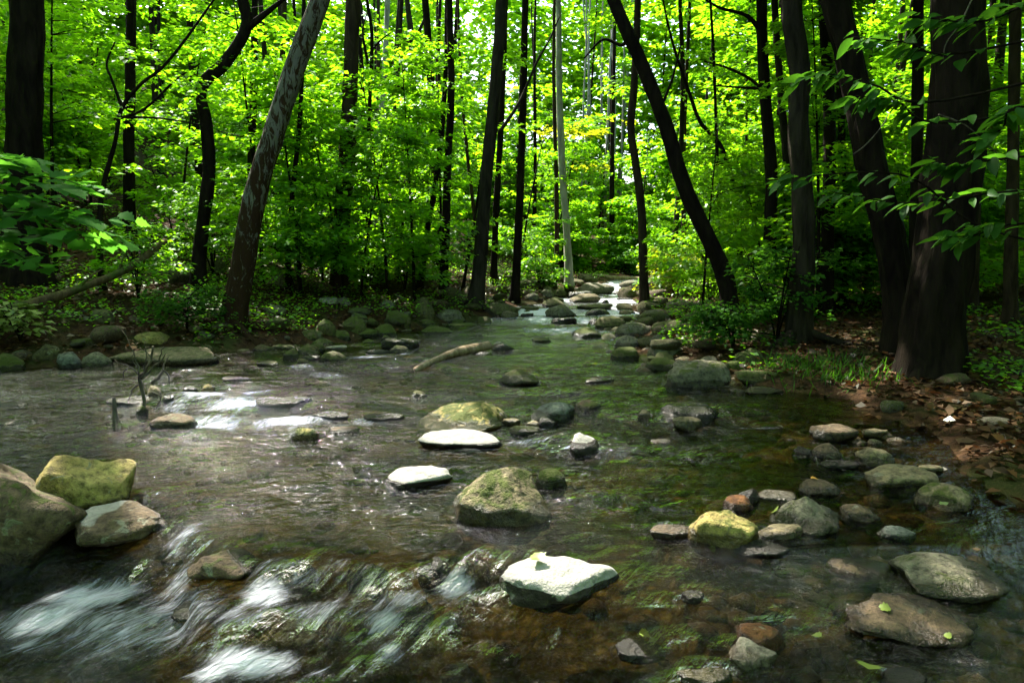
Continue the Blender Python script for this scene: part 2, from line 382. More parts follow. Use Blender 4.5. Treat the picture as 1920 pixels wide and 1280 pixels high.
# ------------------------------------------------------------------ ground
def warp_axis(a, b, n, fine, centre):
    t = np.linspace(-1, 1, n)
    s = np.sign(t) * (fine * np.abs(t) + (1 - fine) * np.abs(t) ** 3)
    return np.where(s < 0, centre + s * (centre - a), centre + s * (b - centre))
gx = warp_axis(-75, 75, 270, 0.13, 0.0); gy = warp_axis(-25, 95, 280, 0.12, 7.0)
GX, GY = np.meshgrid(gx, gy)
GZ = ground(GX, GY)
nx, ny = len(gx), len(gy)
ii = np.arange(ny - 1)[:, None] * nx + np.arange(nx - 1)[None, :]
GF = np.stack([ii, ii + 1, ii + nx + 1, ii + nx], -1).reshape(-1, 4)
bedm = sstep(0.25, -0.1, bankd(GX, GY)[0])
g = obj('ground', mesh_data('ground', np.stack([GX, GY, GZ], -1).reshape(-1, 3), GF, M_GROUND, True, {'bed': ('POINT', bedm)}))
g['kind'] = 'structure'

# ------------------------------------------------------------------ rocks: (px, base py, width px, height px, shape, tint, moss, pale, label)
GREY, TAN, OCHRE, BROWN, DARK, BLUE, RUST, PALE, GREEN = (0.175, 0.165, 0.115), (0.24, 0.20, 0.115), (0.40, 0.33, 0.11), (0.14, 0.10, 0.06), (0.045, 0.038, 0.028), (0.15, 0.17, 0.15), (0.20, 0.085, 0.03), (0.38, 0.35, 0.28), (0.125, 0.118, 0.045)
GREY, TAN, OCHRE, BROWN, DARK, BLUE, RUST, PALE, GREEN = [tuple(.72 * c for c in t) for t in (GREY, TAN, OCHRE, BROWN, DARK, BLUE, RUST, PALE, GREEN)]
ROCKS = [
 (-20,1098,440,270,'block',BROWN,.45,0,'huge lichened grey boulder cut off by the frame edge below the ochre boulder'),
 (162,972,180,140,'block',OCHRE,.28,0,'angular ochre boulder with a lit top beside the huge grey boulder'),
 (228,1048,185,66,'round',BROWN,.1,.55,'rounded wet boulder with a white dry patch, below the ochre boulder'),
 (418,1105,128,42,'block',BROWN,.35,0,'squarish brown rock with water pouring past its corner at the cascade'),
 (378,1160,108,34,'flat',DARK,0,0,'black wet slab lying in the cascade foam'),
 (655,1240,190,88,'round',BROWN,.2,0,'dark dome of rock with water sheeting over it at the bottom edge'),
 (775,1170,84,34,'round',DARK,0,0,'dark stone under the small fall beside the white-topped boulder'),
 (560,1120,90,46,'round',BROWN,.3,0,'mossy brown stone showing through the widest fall of the cascade'),
 (690,1112,80,40,'round',DARK,0,0,'wet black stone in the lip of the cascade'),
 (815,1100,66,36,'round',DARK,0,0,'small black stone at the cascade lip, left of the yellow one'),
 (892,1102,62,40,'round',OCHRE,.2,0,'small wet yellow stone at the cascade lip beside the white-topped boulder'),
 (1050,1146,230,108,'flat',DARK,.1,.95,'white-topped flat boulder with dark wet sides and a twig behind it'),
 (942,976,185,108,'wedge',TAN,.55,.12,'large lichened boulder with a dark moss stripe rising from midstream'),
 (1034,912,58,36,'round',GREEN,.8,0,'mossy lump of rock behind the large midstream boulder'),
 (785,912,126,46,'flat',DARK,.35,.9,'oval pale slab with a dark rim, alone in the stream'),
 (865,838,154,42,'flat',DARK,.1,.95,'long white slab in front of the yellow mossy boulder'),
 (868,812,178,62,'wedge',OCHRE,.62,.15,'big yellow mossy boulder behind the long white slab'),
 (1036,786,86,36,'round',BLUE,.0,0,'smooth blue-grey boulder beside the yellow mossy boulder'),
 (1100,771,54,22,'round',BROWN,.65,0,'small brown mossy stone touching the blue-grey boulder'),
 (986,816,66,22,'flat',DARK,.6,0,'low dark mossy stone in front of the blue-grey boulder'),
 (1026,799,40,20,'block',DARK,0,0,'small black stone below the blue-grey boulder'),
 (958,796,36,14,'flat',TAN,.1,0,'tan stone chip wedged behind the yellow mossy boulder'),
 (998,800,26,13,'block',TAN,0,.3,'light tan stone chip between the dark stones of the midstream cluster'),
 (1098,845,60,36,'wedge',DARK,0,.95,'tilted white-faced stone standing alone right of the midstream cluster'),
 (571,824,58,28,'round',OCHRE,.6,0,'yellow mossy stone standing alone below the black ledge'),
 (648,812,60,15,'flat',BROWN,.3,0,'low brown stone barely out of the water by the yellow mossy stone'),
 (331,803,78,30,'block',BROWN,.25,0,'dark brown stone in the bright riffle below the dead branch'),
 (528,768,106,30,'flat',DARK,.35,0,'black ledge with water running over it in the bright riffle'),
 (618,787,78,20,'flat',DARK,.3,0,'low black ledge dripping water below the first black ledge'),
 (720,788,74,13,'flat',DARK,.1,0,'long low wet ledge left of the yellow mossy boulder'),
 (972,716,76,25,'wedge',GREEN,.45,0,'greenish grey stone alone in the pool below the driftwood'),
 (788,746,32,15,'block',GREEN,.5,0,'small pointed stone above the yellow mossy boulder'),
 (1125,716,56,11,'flat',BROWN,.15,0,'flat brown stone awash in the green pool'),
 (1087,740,46,10,'flat',DARK,.3,0,'thin dark stone awash above the blue-grey boulder'),
 (1290,788,114,32,'block',DARK,.45,0,'jagged dark rock in the stream with a tan stone before it'),
 (1287,798,56,20,'round',TAN,.35,0,'oblong tan stone in front of the jagged dark rock'),
 (1208,784,28,18,'block',TAN,.4,0,'small tan stone left of the jagged dark rock'),
 (1016,641,38,9,'flat',GREEN,.8,0,'low green mossy stone in the pool below the far rapids'),
 (942,656,46,16,'round',DARK,.4,0,'dark stone at the upper end of the driftwood'),
 (905,667,38,9,'flat',DARK,.2,0,'flat dark stone under the driftwood'),
 (752,652,72,20,'flat',DARK,.7,0,'dark mossy ledge upstream of the driftwood'),
 (750,660,40,14,'block',TAN,.4,0,'tan block leaning on the dark mossy ledge'),
 (708,663,52,9,'flat',DARK,.1,0,'long thin dark stone left of the tan block'),
 (775,674,44,9,'flat',TAN,.4,0,'pale stone awash beside the driftwood tip'),
 (627,681,52,25,'block',GREEN,.5,0,'olive boulder at the water edge below the cobble bank'),
 (632,655,42,9,'flat',PALE,.1,.3,'pale flat stone at the water edge behind the olive boulder'),
 (692,646,24,11,'round',GREEN,.8,0,'small green stone in the water off the cobble bank'),
 (723,638,20,10,'block',GREEN,.4,0,'small stone in front of the round mossy boulder'),
 (691,633,42,18,'round',GREEN,.75,0,'mossy stone left of the round mossy boulder'),
 (721,631,48,25,'round',GREEN,.85,0,'round mossy boulder at the head of the cobble bank'),
 (639,636,40,18,'round',GREEN,.7,0,'mossy stone among the cobbles at the water edge'),
 (818,628,58,17,'round',GREEN,.7,0,'smooth olive boulder at the tip of the left bank'),
 (865,614,58,10,'flat',GREEN,.6,0,'flat mossy stone at the foot of the brown trunk'),
 (843,606,60,28,'round',GREY,.5,0,'lichened boulder left of the brown trunk by the rapids'),
 (800,613,36,15,'round',GREEN,.6,0,'rounded stone tucked behind the smooth olive boulder'),
 (748,610,48,30,'block',GREEN,.7,0,'tall mossy block on the left bank behind the cobbles'),
 (797,594,36,38,'wedge',GREEN,.5,0,'upright pointed boulder on the left bank'),
 (727,577,32,14,'round',GREY,.3,0,'grey stone half hidden in greenery up the left bank'),
 (618,571,42,15,'flat',PALE,.2,0,'pale slanting slab high on the left bank'),
 (643,573,30,16,'round',GREY,.1,0,'grey stone beside the pale slanting slab'),
 (664,622,46,30,'round',GREEN,.7,0,'dark green boulder at the back of the cobbles'),
 (611,627,38,30,'round',GREEN,.65,0,'olive boulder above the cobbles near the roots'),
 (587,638,52,22,'round',GREEN,.6,0,'broad olive stone in the cobbles right of the roots'),
 (580,666,42,22,'wedge',GREEN,.5,0,'wedge-shaped olive cobble by the still water'),
 (596,661,30,24,'round',GREEN,.7,0,'yellow-green cobble between two larger ones'),
 (608,650,36,17,'wedge',GREEN,.5,0,'slanting cobble behind the yellow-green one'),
 (545,674,32,22,'block',GREEN,.6,0,'mossy block at the mouth of the still inlet'),
 (583,676,36,11,'flat',DARK,.3,0,'low dark cobble left of the olive water-edge boulder'),
 (568,683,24,12,'block',GREEN,.4,0,'small olive cobble at the edge of the riffle'),
 (502,686,42,11,'flat',GREEN,.5,0,'low olive stone in the water before the roots'),
 (532,656,46,13,'flat',GREEN,.5,0,'flat olive stone right of the roots'),
 (495,662,42,18,'round',BROWN,.5,0,'dark brown stone gripped by the roots'),
 (386,661,28,15,'round',GREEN,.5,0,'grey-green stone between the slab and the roots'),
 (585,633,42,16,'flat',GREEN,.4,0,'flat greenish slab on top of the cobble bank'),
 (312,683,212,40,'flat',TAN,.35,0,'long flat tan slab with bright moss on the left bank'),
 (287,646,62,25,'round',OCHRE,.35,0,'ochre boulder behind the long flat tan slab'),
 (85,681,60,38,'wedge',GREEN,.3,0,'tall olive boulder on the left bank'),
 (133,691,52,33,'block',BLUE,.25,.1,'pale blue-green boulder with a dark underside on the left bank'),
 (183,689,58,31,'round',GREY,.3,0,'grey boulder between the blue-green boulder and the tan slab'),
 (160,650,64,20,'flat',GREEN,.7,0,'mossy slab behind the blue-green boulder'),
 (40,673,36,19,'round',BROWN,.3,0,'brown stone left of the tall olive boulder'),
 (12,697,70,38,'round',GREEN,.8,0,'dark mossy boulder at the frame edge of the left bank'),
 (86,698,24,7,'flat',GREY,.1,0,'small flat stone at the foot of the tall olive boulder'),
 (252,756,92,18,'flat',DARK,.4,0,'low dark rock under the dead branch'),
 (292,747,26,26,'round',TAN,.4,0,'upright tan stone caught in the dead branch'),
 (316,757,22,18,'block',DARK,.5,0,'black mossy stone at the edge of the bright riffle'),
 (267,776,22,18,'round',GREEN,.9,0,'bright mossy stone at the foot of the dead branch'),
 (22,763,52,11,'flat',DARK,.2,0,'dark stone awash at the frame edge, farther one'),
 (20,799,86,15,'flat',BROWN,.1,.2,'flat brown stone awash at the frame edge, nearer one'),
 (357,736,28,14,'block',DARK,.1,0,'black stone upstream of the bright riffle'),
 (390,733,26,14,'round',OCHRE,.4,0,'small ochre stone beside the black one upstream of the bright riffle'),
 (442,714,58,9,'flat',GREY,.1,.2,'flat grey stone awash in the dark pool'),
 (325,532,86,50,'block',GREEN,.45,0,'large dim boulder high on the left hillside'),
 (192,606,42,28,'block',GREEN,.4,0,'dim boulder in leaf litter halfway up the left hillside'),
 (402,512,44,36,'wedge',GREY,.3,0,'dim streaked rock behind the patchy-barked tree'),
 (525,535,44,30,'wedge',GREY,.3,0,'grey slab on the slope right of the patchy-barked tree'),
 (940,595,64,29,'round',GREEN,.5,0,'large mossy boulder at the foot of the black trunk'),
 (1052,596,58,26,'round',GREY,.45,0,'mossy boulder splitting the lower far rapids'),
 (1096,568,58,18,'round',TAN,.25,0,'rounded tan boulder left of the far rapids'),
 (1118,552,62,23,'block',GREY,.1,.15,'big pale grey boulder at the top of the far rapids'),
 (1090,559,50,15,'flat',DARK,.4,0,'dark slab in front of the big pale grey boulder'),
 (1024,557,28,15,'round',GREY,.2,.1,'pale round boulder in the pile left of the rapids'),
 (1028,547,22,12,'round',TAN,.2,0,'small tan boulder topmost of the pile left of the rapids'),
 (1047,557,26,16,'round',GREEN,.5,0,'olive boulder in the middle of the pile left of the rapids'),
 (998,564,26,16,'round',GREY,.3,0,'grey boulder at the left end of the pile by the rapids'),
 (1040,576,46,18,'wedge',GREEN,.5,0,'olive wedge boulder at the front of the pile by the rapids'),
 (1116,581,66,13,'flat',GREEN,.6,0,'long green-topped boulder across the middle of the far rapids'),
 (1120,593,46,15,'round',DARK,.2,0,'black wet boulder in the far rapids'),
 (1058,606,46,12,'flat',DARK,.2,0,'flat black boulder below the mossy one in the lower rapids'),
 (1144,617,58,26,'round',GREEN,.5,0,'brown-green dome boulder at the foot of the rapids'),
 (1116,609,28,13,'wedge',DARK,.2,0,'dark wedge stone touching the brown-green dome boulder'),
 (1100,632,56,19,'round',GREEN,.75,0,'mossy oblong boulder standing in the green pool'),
 (988,595,24,9,'flat',DARK,.2,0,'small dark stone in the white water by the mossy bank boulder'),
 (1182,539,42,14,'block',GREY,.1,0,'grey boulder under the fallen trunk at the top of the rapids'),
 (1168,553,34,8,'flat',DARK,.1,0,'dark stone in the uppermost white water'),
 (1173,564,34,7,'flat',DARK,.1,0,'low dark stone halfway up the far rapids'),
 (1176,588,30,8,'flat',DARK,.1,0,'dark stone in white water before the slender streamside trunk'),
 (1135,568,14,7,'round',DARK,0,0,'tiny black stone in the middle of the far rapids'),
 (1212,583,36,20,'round',TAN,.2,.2,'tan boulder hugging the slender streamside trunk'),
 (1234,569,32,14,'round',TAN,.1,.3,'small lit boulder behind the slender streamside trunk'),
 (1224,606,58,27,'round',GREY,.5,0,'lichened boulder in front of the slender streamside trunk'),
 (1188,632,66,29,'round',GREY,.5,0,'pale mossy boulder on the right edge of the rapids'),
 (1178,651,48,24,'round',GREY,.4,0,'grey boulder below the pale mossy one on the right edge'),
 (1172,676,52,27,'round',GREEN,.75,0,'small mossy dome in the water off the right bank'),
 (1263,629,86,31,'round',GREEN,.55,0,'broad olive boulder in the middle of the right bank pile'),
 (1336,602,78,34,'block',GREEN,.4,0,'big split boulder with a dead stick across it'),
 (1256,669,78,35,'wedge',GREY,.35,0,'smooth grey boulder behind the big moss-skirted boulder'),
 (1240,691,62,22,'round',GREEN,.9,0,'very mossy low rock left of the big moss-skirted boulder'),
 (1300,724,124,55,'block',GREY,.5,.05,'big moss-skirted boulder at the water edge of the right bank'),
 (1377,693,36,18,'round',GREEN,.85,0,'round bright mossy stone behind the big moss-skirted boulder'),
 (1403,681,50,31,'round',GREEN,.5,0,'egg-shaped olive boulder on the leaf-strewn right bank'),
 (1424,716,92,26,'flat',GREEN,.55,0,'long dark mossy slab right of the big moss-skirted boulder'),
 (1430,737,78,15,'flat',GREEN,.8,0,'low mossy ledge at the water below the long dark slab'),
 (1278,681,42,14,'round',TAN,.35,0,'tan stone between the grey and the moss-skirted boulders'),
 (1230,647,38,14,'round',GREY,.3,0,'grey stone above the small mossy dome'),
 (1281,581,58,20,'round',GREY,.3,0,'dark grey boulder below the lit yellow-green shrub'),
 (1314,576,24,11,'round',GREY,.3,0,'small grey boulder at the edge of the lit shrub'),
 (1265,592,38,14,'flat',TAN,.3,0,'flat tan boulder above the lichened one on the right bank'),
 (1295,600,28,14,'round',GREEN,.4,0,'small boulder left of the split boulder'),
 (1560,821,88,32,'flat',BROWN,.25,0,'flat brown rock on the upper edge of the right shallows'),
 (1640,816,46,16,'flat',TAN,.2,.1,'pale flat stone at the dark water edge of the right shallows'),
 (1552,861,62,32,'wedge',BROWN,.2,0,'tan-topped wedge rock below the flat brown rock'),
 (1508,856,42,22,'wedge',DARK,0,.15,'black stone with a pale tip, left of the wedge rock'),
 (1641,871,72,34,'round',TAN,.25,0,'rounded tan boulder in the right shallows'),
 (1575,876,72,17,'flat',DARK,.1,0,'low black rock left of the rounded tan boulder'),
 (1686,917,130,48,'block',TAN,.25,0,'humped tan boulder below the rounded tan one'),
 (1742,888,48,22,'flat',TAN,.3,0,'tan slab lying against the humped tan boulder'),
 (1770,957,106,56,'round',TAN,.5,0,'smooth olive boulder fading into the dark right bank'),
 (1403,942,46,30,'round',DARK,.3,0,'black stone left of the two-leaf rocks in the shallows'),
 (1452,937,80,20,'flat',GREY,.2,0,'low grey rock between the black stone and the rounded leaf-topped one'),
 (1530,927,80,32,'round',BROWN,.2,0,'rounded rock carrying an orange leaf'),
 (1385,956,58,30,'round',RUST,.0,0,'reddish brown stone behind the ochre-green block'),
 (1355,1027,136,82,'block',OCHRE,.45,.05,'large ochre-green block at the edge of the right shallows'),
 (1458,1011,92,40,'flat',TAN,.2,.25,'flat-topped tan rock touching the ochre-green block'),
 (1515,1002,146,78,'wedge',GREY,.4,.05,'peaked grey-green boulder behind the flat-topped tan rock'),
 (1612,977,74,32,'round',BROWN,.05,0,'smooth brown stone right of the peaked boulder'),
 (1682,1012,72,32,'flat',BLUE,.0,0,'thin grey slab in the dark shallows'),
 (1425,1041,104,22,'flat',DARK,.0,.2,'low dark slab in front of the ochre-green block'),
 (1262,1007,92,30,'flat',BROWN,.2,.1,'half-drowned stone with foam left of the ochre-green block'),
 (1612,1087,136,50,'flat',BROWN,.3,.05,'slanting brown rock leaning on the rough grey boulder'),
 (1780,1122,204,80,'wedge',GREY,.4,.05,'rough grey boulder on the right side of the shallows'),
 (1700,1203,264,78,'flat',BROWN,.05,.12,'big flat brown slab with a green leaf on top'),
 (1415,1216,108,50,'round',RUST,.0,0,'rust-brown rounded stone near the bottom edge'),
 (1400,1252,104,58,'block',PALE,.05,.1,'pale speckled stone beside the rust-brown one'),
 (1320,1284,108,44,'flat',GREEN,.3,.3,'pale greenish slab at the bottom edge'),
 (1200,1241,96,30,'flat',DARK,.1,0,'wet dark slab with water curling over it near the bottom edge'),
 (1690,1284,92,26,'flat',DARK,.2,0,'dark flat stone at the bottom edge beside the large green leaf'),
 (1450,1160,52,12,'flat',BROWN,.1,0,'small drowned brown stone in the clear shallows'),
 (1300,1120,46,12,'flat',DARK,.2,0,'drowned dark stone right of the white-topped boulder'),
 (1240,830,40,9,'flat',BROWN,.2,0,'reddish stone awash below the jagged dark rock'),
]
_ico = {}
def ico(sub):
    if sub not in _ico:
        bm = bmesh.new(); bmesh.ops.create_icosphere(bm, subdivisions=sub, radius=1.0)
        bm.verts.ensure_lookup_table()
        _ico[sub] = (np.array([v.co[:] for v in bm.verts]), np.array([[v.index for v in f.verts] for f in bm.faces])); bm.free()
    return _ico[sub]
def rock_shape(w, dp, h, shape, seed, sub):
    r = np.random.default_rng(seed)
    v, F = ico(sub)
    npl = {'round': 13, 'block': 9, 'flat': 11, 'wedge': 9}[shape]
    lo, hi = {'round': (.70, 1.0), 'block': (.55, .90), 'flat': (.62, .95), 'wedge': (.58, .92)}[shape]
    N = r.normal(size=(npl, 3)); N /= np.linalg.norm(N, axis=1)[:, None]
    D = r.uniform(lo, hi, npl)
    if shape == 'flat':
        N = np.vstack([N, [[r.normal(0, .08), r.normal(0, .08) - .08, 1]]]); D = np.append(D, 0.42)
    if shape == 'wedge':
        s = r.choice([-1, 1]); N = np.vstack([N, [[s * .62, -.25, .75], [-s * .25, -.55, .8]]]); D = np.append(D, [.52, .62])
    if shape == 'block':
        N = np.vstack([N, [[.15 * r.normal(), -.25, .95], [.3 * r.normal(), -.95, .2]]]); D = np.append(D, [.62, .62])
    N /= np.linalg.norm(N, axis=1)[:, None]
    q = np.maximum(v @ N.T, 1e-3) / D[None, :]
    p_ = {'round': 14, 'block': 34, 'flat': 24, 'wedge': 34}[shape]
    rad = 1.0 / (np.sum(q ** p_, axis=1) + 1.0) ** (1.0 / p_)
    P = v * rad[:, None]
    sd = int(seed) % 9973
    nz = fbm(P[:, 0] * 2.1 + sd, P[:, 1] * 2.1, P[:, 2] * 2.1, 5 if sub >= 4 else 3, sd, 0.55)
    P = P * (1 + 0.10 * nz[:, None])
    mn, mx = P.min(0), P.max(0)
    P = (P - (mn + mx) / 2) / (mx - mn)
    return P * np.array([w, dp, h]), F
STREAM_ROCKS = []; BVH = {}; TOPS = {}
DROWN = {r[8] for r in ROCKS if 'fall of the cascade' in r[8] or 'small fall' in r[8] or 'lip' in r[8] or 'water sheeting' in r[8]}
def put_rock(px, py, wp, hp, shape, tint, moss, pale, label, seed, name='boulder', cat='rock', group=None):
    b = hit(px, py)
    d = b[1]; wd = wp * d / FPX; wd *= 1 + .35 * wd / d
    ratio = {'round': .85, 'block': .8, 'flat': .62, 'wedge': .8}[shape] * rnd.uniform(.92, 1.1)
    dp = wd * ratio
    dep = math.atan2(CAM_H - b[2], d)
    vis = max(hp * d / FPX - dp * math.sin(dep) * {'flat': .9, 'round': .5, 'block': .6, 'wedge': .55}[shape], 0.07 * wd if shape == 'flat' else 0.17 * wd)
    vis = min(vis, hp * d / FPX * 1.05)
    in_water = bankd(b[0], b[1])[0] < 0.25
    drown = label in DROWN
    if drown: b = hit(px, py - hp * .8); b[2] = float(water0(b[0], b[1])); vis = 0.03
    sink = (0.75 * vis + 0.035) if in_water else 0.55 * vis + 0.04
    if drown: sink = .16
    H = vis + sink
    b[0] *= (b[1] + dp * .42) / b[1]
    if in_water and not drown: b[2] = max(b[2], float(water0(b[0], b[1] + dp * .6)) - .01)
    sub = 5 if wp * hp > 9000 else (4 if wp > 70 else 3)
    P, F = rock_shape(wd * 1.04, dp, H, shape, seed, sub)
    cz = b[2] - sink + H / 2; cyy = b[1] + dp * 0.42
    W = P + np.array([b[0], cyy, cz])
    zw = water0(W[:, 0], W[:, 1])
    rel = W[:, 2] - zw
    band = min(.05, .33 * vis) + .012
    wet = np.clip(1 - rel / band * 0.5, 0, 1) if in_water else rel * 0
    if tint == DARK and pale == 0 and in_water: wet = np.maximum(wet, 0.62)
    up = (P[:, 2] + H / 2) / H
    if pale > 0:  # dry pale tops; their sunlit whiteness is painted into the same mask
        uv_ = (up - sink / H) / (1 - sink / H)
        palev = pale * sstep(0.28 + 0.3 * (1 - pale), 0.58 + 0.35 * (1 - pale), uv_ + 0.12 * vnoise(P[:, 0] * 7, P[:, 1] * 7, P[:, 2] * 7, seed))
        if pale < .6: palev = palev * sstep(0.05, -0.1, P[:, 0] / wd)
    else: palev = up * 0
    wet = wet * (1 - palev)
    me = mesh_data(name, P, F, M_ROCK, True, {'wet': ('POINT', wet), 'pale': ('POINT', palev)})
    o = obj(name, me, None, (b[0], cyy, cz))
    o.color = (*tint, moss); TOPS[label] = (b[0], cyy, cz + H * .4, wd)
    tag(o, label, cat, group)
    if in_water: STREAM_ROCKS.append((b[0], cyy, wd, dp, vis))
    if sub >= 4: BVH[label] = BVHTree.FromPolygons(W.tolist(), F.tolist())
    return o
for k, R in enumerate(ROCKS):
    put_rock(*R, seed=100 + k * 7)

# cobbles packed along the banks (shared shapes)
proto = []
for k in range(20):
    P, F = rock_shape(1, .8, .65, ['round', 'block', 'block', 'flat', 'wedge'][k % 5], 900 + k, 3)
    proto.append(mesh_data('cobble', P, F, M_ROCK, True, {'wet': ('POINT', np.zeros(len(P))), 'pale': ('POINT', np.zeros(len(P)))}))
placed = [(r[0], r[1], r[2] * .5) for r in STREAM_ROCKS]
def cobble(x, y, s, sink, label, group, moss=None):
    z = float(surf(x, y)) if sink < .5 else float(ground(x, y))
    o = obj('cobble', rnd.choice(proto), None, (x, y, float(ground(x, y)) + s * (0.35 - sink * .5)))
    o.rotation_euler = (rnd.uniform(-.25, .25), rnd.uniform(-.25, .25), rnd.uniform(0, 6.28))
    o.scale = (s * rnd.uniform(.85, 1.15), s * rnd.uniform(.85, 1.15), s * rnd.uniform(.45, 1.0))
    t = rnd.choice([GREEN, GREEN, GREY, TAN, BROWN]); k = rnd.uniform(.7, 1.05)
    o.color = (t[0] * k, t[1] * k, t[2] * k, rnd.uniform(.2, .8) if moss is None else moss)
    tag(o, label, 'stone', group)
    return o
def free(x, y, s):
    for a, b, r in placed:
        if (a - x) ** 2 + (b - y) ** 2 < (0.75 * (r + s * .5)) ** 2: return False
    placed.append((x, y, s * .5)); return True
n = 0
while n < 95:
    y = rnd.uniform(8.6, 22) ; x = float(edgeL(y)) - abs(rnd.gauss(0, 0.9)) + .25
    s = .10 + .42 * rnd.random() ** 1.8
    if abs(x / y) < .74 and free(x, y, s): cobble(x, y, s, .25, 'olive or grey cobble packed among the stones of the left bank', 'cobbles along the left bank'); n += 1
n = 0
while n < 70:
    y = rnd.uniform(7.8, 24); x = float(edgeR(y)) + abs(rnd.gauss(0, 0.7)) - .2
    s = .10 + .40 * rnd.random() ** 1.8
    if free(x, y, s): cobble(x, y, s, .25, 'olive or grey cobble between the boulders of the right bank', 'cobbles along the right bank'); n += 1
n = 0
while n < 26:
    y = rnd.uniform(8.8, 26); x = float(edgeR(y)) + abs(rnd.gauss(0, .9)) - .1
    s = rnd.uniform(.42, .85)
    if free(x, y, s * .8): cobble(x, y, s, .45, 'sizeable mossy boulder heaped among others on the right bank', 'boulders heaped on the right bank')
    n += 1
n = 0
while n < 30:
    y = rnd.uniform(9.5, 26); x = float(edgeL(y)) - abs(rnd.gauss(0, 1.3)) - .05
    s = rnd.uniform(.38, .75)
    if abs(x / y) < .74 and free(x, y, s * .8): cobble(x, y, s, .45, 'sizeable mossy boulder heaped among others on the left bank', 'boulders heaped on the left bank')
    n += 1
n = 0
while n < 24:
    y = rnd.uniform(4.2, 8.2); x = float(edgeR(y)) + rnd.uniform(.05, 2.2)
    s = rnd.uniform(.10, .28)
    if abs(x / y) < .78 and free(x, y, s): cobble(x, y, s, .5, 'dark stone half buried in dead leaves on the shaded right bank', 'stones in the shaded leaf litter')
    n += 1
n = 0
while n < 85:
    y = rnd.uniform(2.7, 6.6); x = rnd.uniform(0.9, 3.4)
    if x < 1.2 + .5 * rnd.random() or abs(x / y) > .82 or float(bankd(x, y)[0]) > 0: continue
    s = rnd.uniform(.07, .20)
    if free(x, y, s): cobble(x, y, s, .75, 'small brown cobble lying in the dark shallows', 'cobbles in the right shallows', .05); n += 1
# uncountable pebbles of the bed
Vs, Fs, o_ = [], [], 0
pv, pf = ico(1)
for k in range(2000):
    y = 2.2 + 8 * rnd.random() ** 1.6; x = rnd.uniform(max(-0.85 * y - .3, float(edgeL(y)) - .6), min(float(edgeR(y)) + .5, .85 * y + .3))
    if x < .9 and rnd.random() < .6 or float(bankd(x, y)[0]) > -.05: continue
    s = rnd.uniform(.02, .075) * (1 + .06 * y)
    sc3 = np.array([rnd.uniform(.8, 1.4), rnd.uniform(.8, 1.2), rnd.uniform(.45, .75)]) * s
    a = rnd.uniform(0, 6.28); ca, sa = math.cos(a), math.sin(a)
    q = pv * sc3 * (1 + .18 * np.sin(pv[:, [1, 2, 0]] * 3 + k)); q = np.stack([q[:, 0] * ca - q[:, 1] * sa, q[:, 0] * sa + q[:, 1] * ca, q[:, 2]], 1)
    Vs.append(q + np.array([x, y, float(ground(x, y)) + s * .1])); Fs.append(pf + o_); o_ += len(pv)
Vp = np.vstack(Vs)
peb = obj('streambed_pebbles', mesh_data('streambed_pebbles', Vp, np.vstack(Fs), M_ROCK, True, {'wet': ('POINT', np.full(len(Vp), .5)), 'pale': ('POINT', np.zeros(len(Vp)))}))
peb.color = (0.10, 0.068, 0.030, .1); tag(peb, 'brown pebbles covering the bed and edges of the stream', 'pebbles'); peb['kind'] = 'stuff'

# ------------------------------------------------------------------ water
NR, NC = 560, 350
wy = np.concatenate([np.linspace(0.3, 1.9, 20)[:-1], 1.9 * (44 / 1.9) ** np.linspace(0, 1, NR)])
NRr = len(wy)
xa = np.maximum(edgeL(wy) - 0.9, -0.92 * wy - 1.6); xb = np.minimum(edgeR(wy) + 0.8, 0.92 * wy + 1.6)
tt = np.linspace(0, 1, NC)
WX = xa[:, None] + (xb - xa)[:, None] * tt[None, :]; WYg = wy[:, None] * np.ones((1, NC))
_my = [-5, 2.5, 3.5, 5.5, 8, 12, 45]; _m = [.9, .8, .55, .42, .40, .28, .26]
yy = np.linspace(0, 45, 2000); Mi = np.concatenate([[0], np.cumsum(np.interp(yy, _my, _m)[:-1] * np.diff(yy))])
FT = WX - np.interp(WYg, yy, Mi); FS = WYg
WZ = water0(WX, WYg)
chop = 0.72 + 0.42 * fbm(FT * .75, FS * .55, octaves=2, seed=61)
foam = np.zeros_like(WX)
def blob(px, py, rx, ry, amp, dst, zref=None):
    global foam, chop
    c = hit(px, py, water0); d = c[1]
    sx = rx * d / FPX; sy = ry * d * d / (FPX * CAM_H)
    e = np.exp(-(((WX - c[0]) / sx) ** 2 + ((WYg - c[1]) / sy) ** 2))
    if dst == 'foam': foam = np.maximum(foam, amp * e); chop = np.maximum(chop, chop + .5 * e * abs(amp))
    else: chop = chop + amp * e
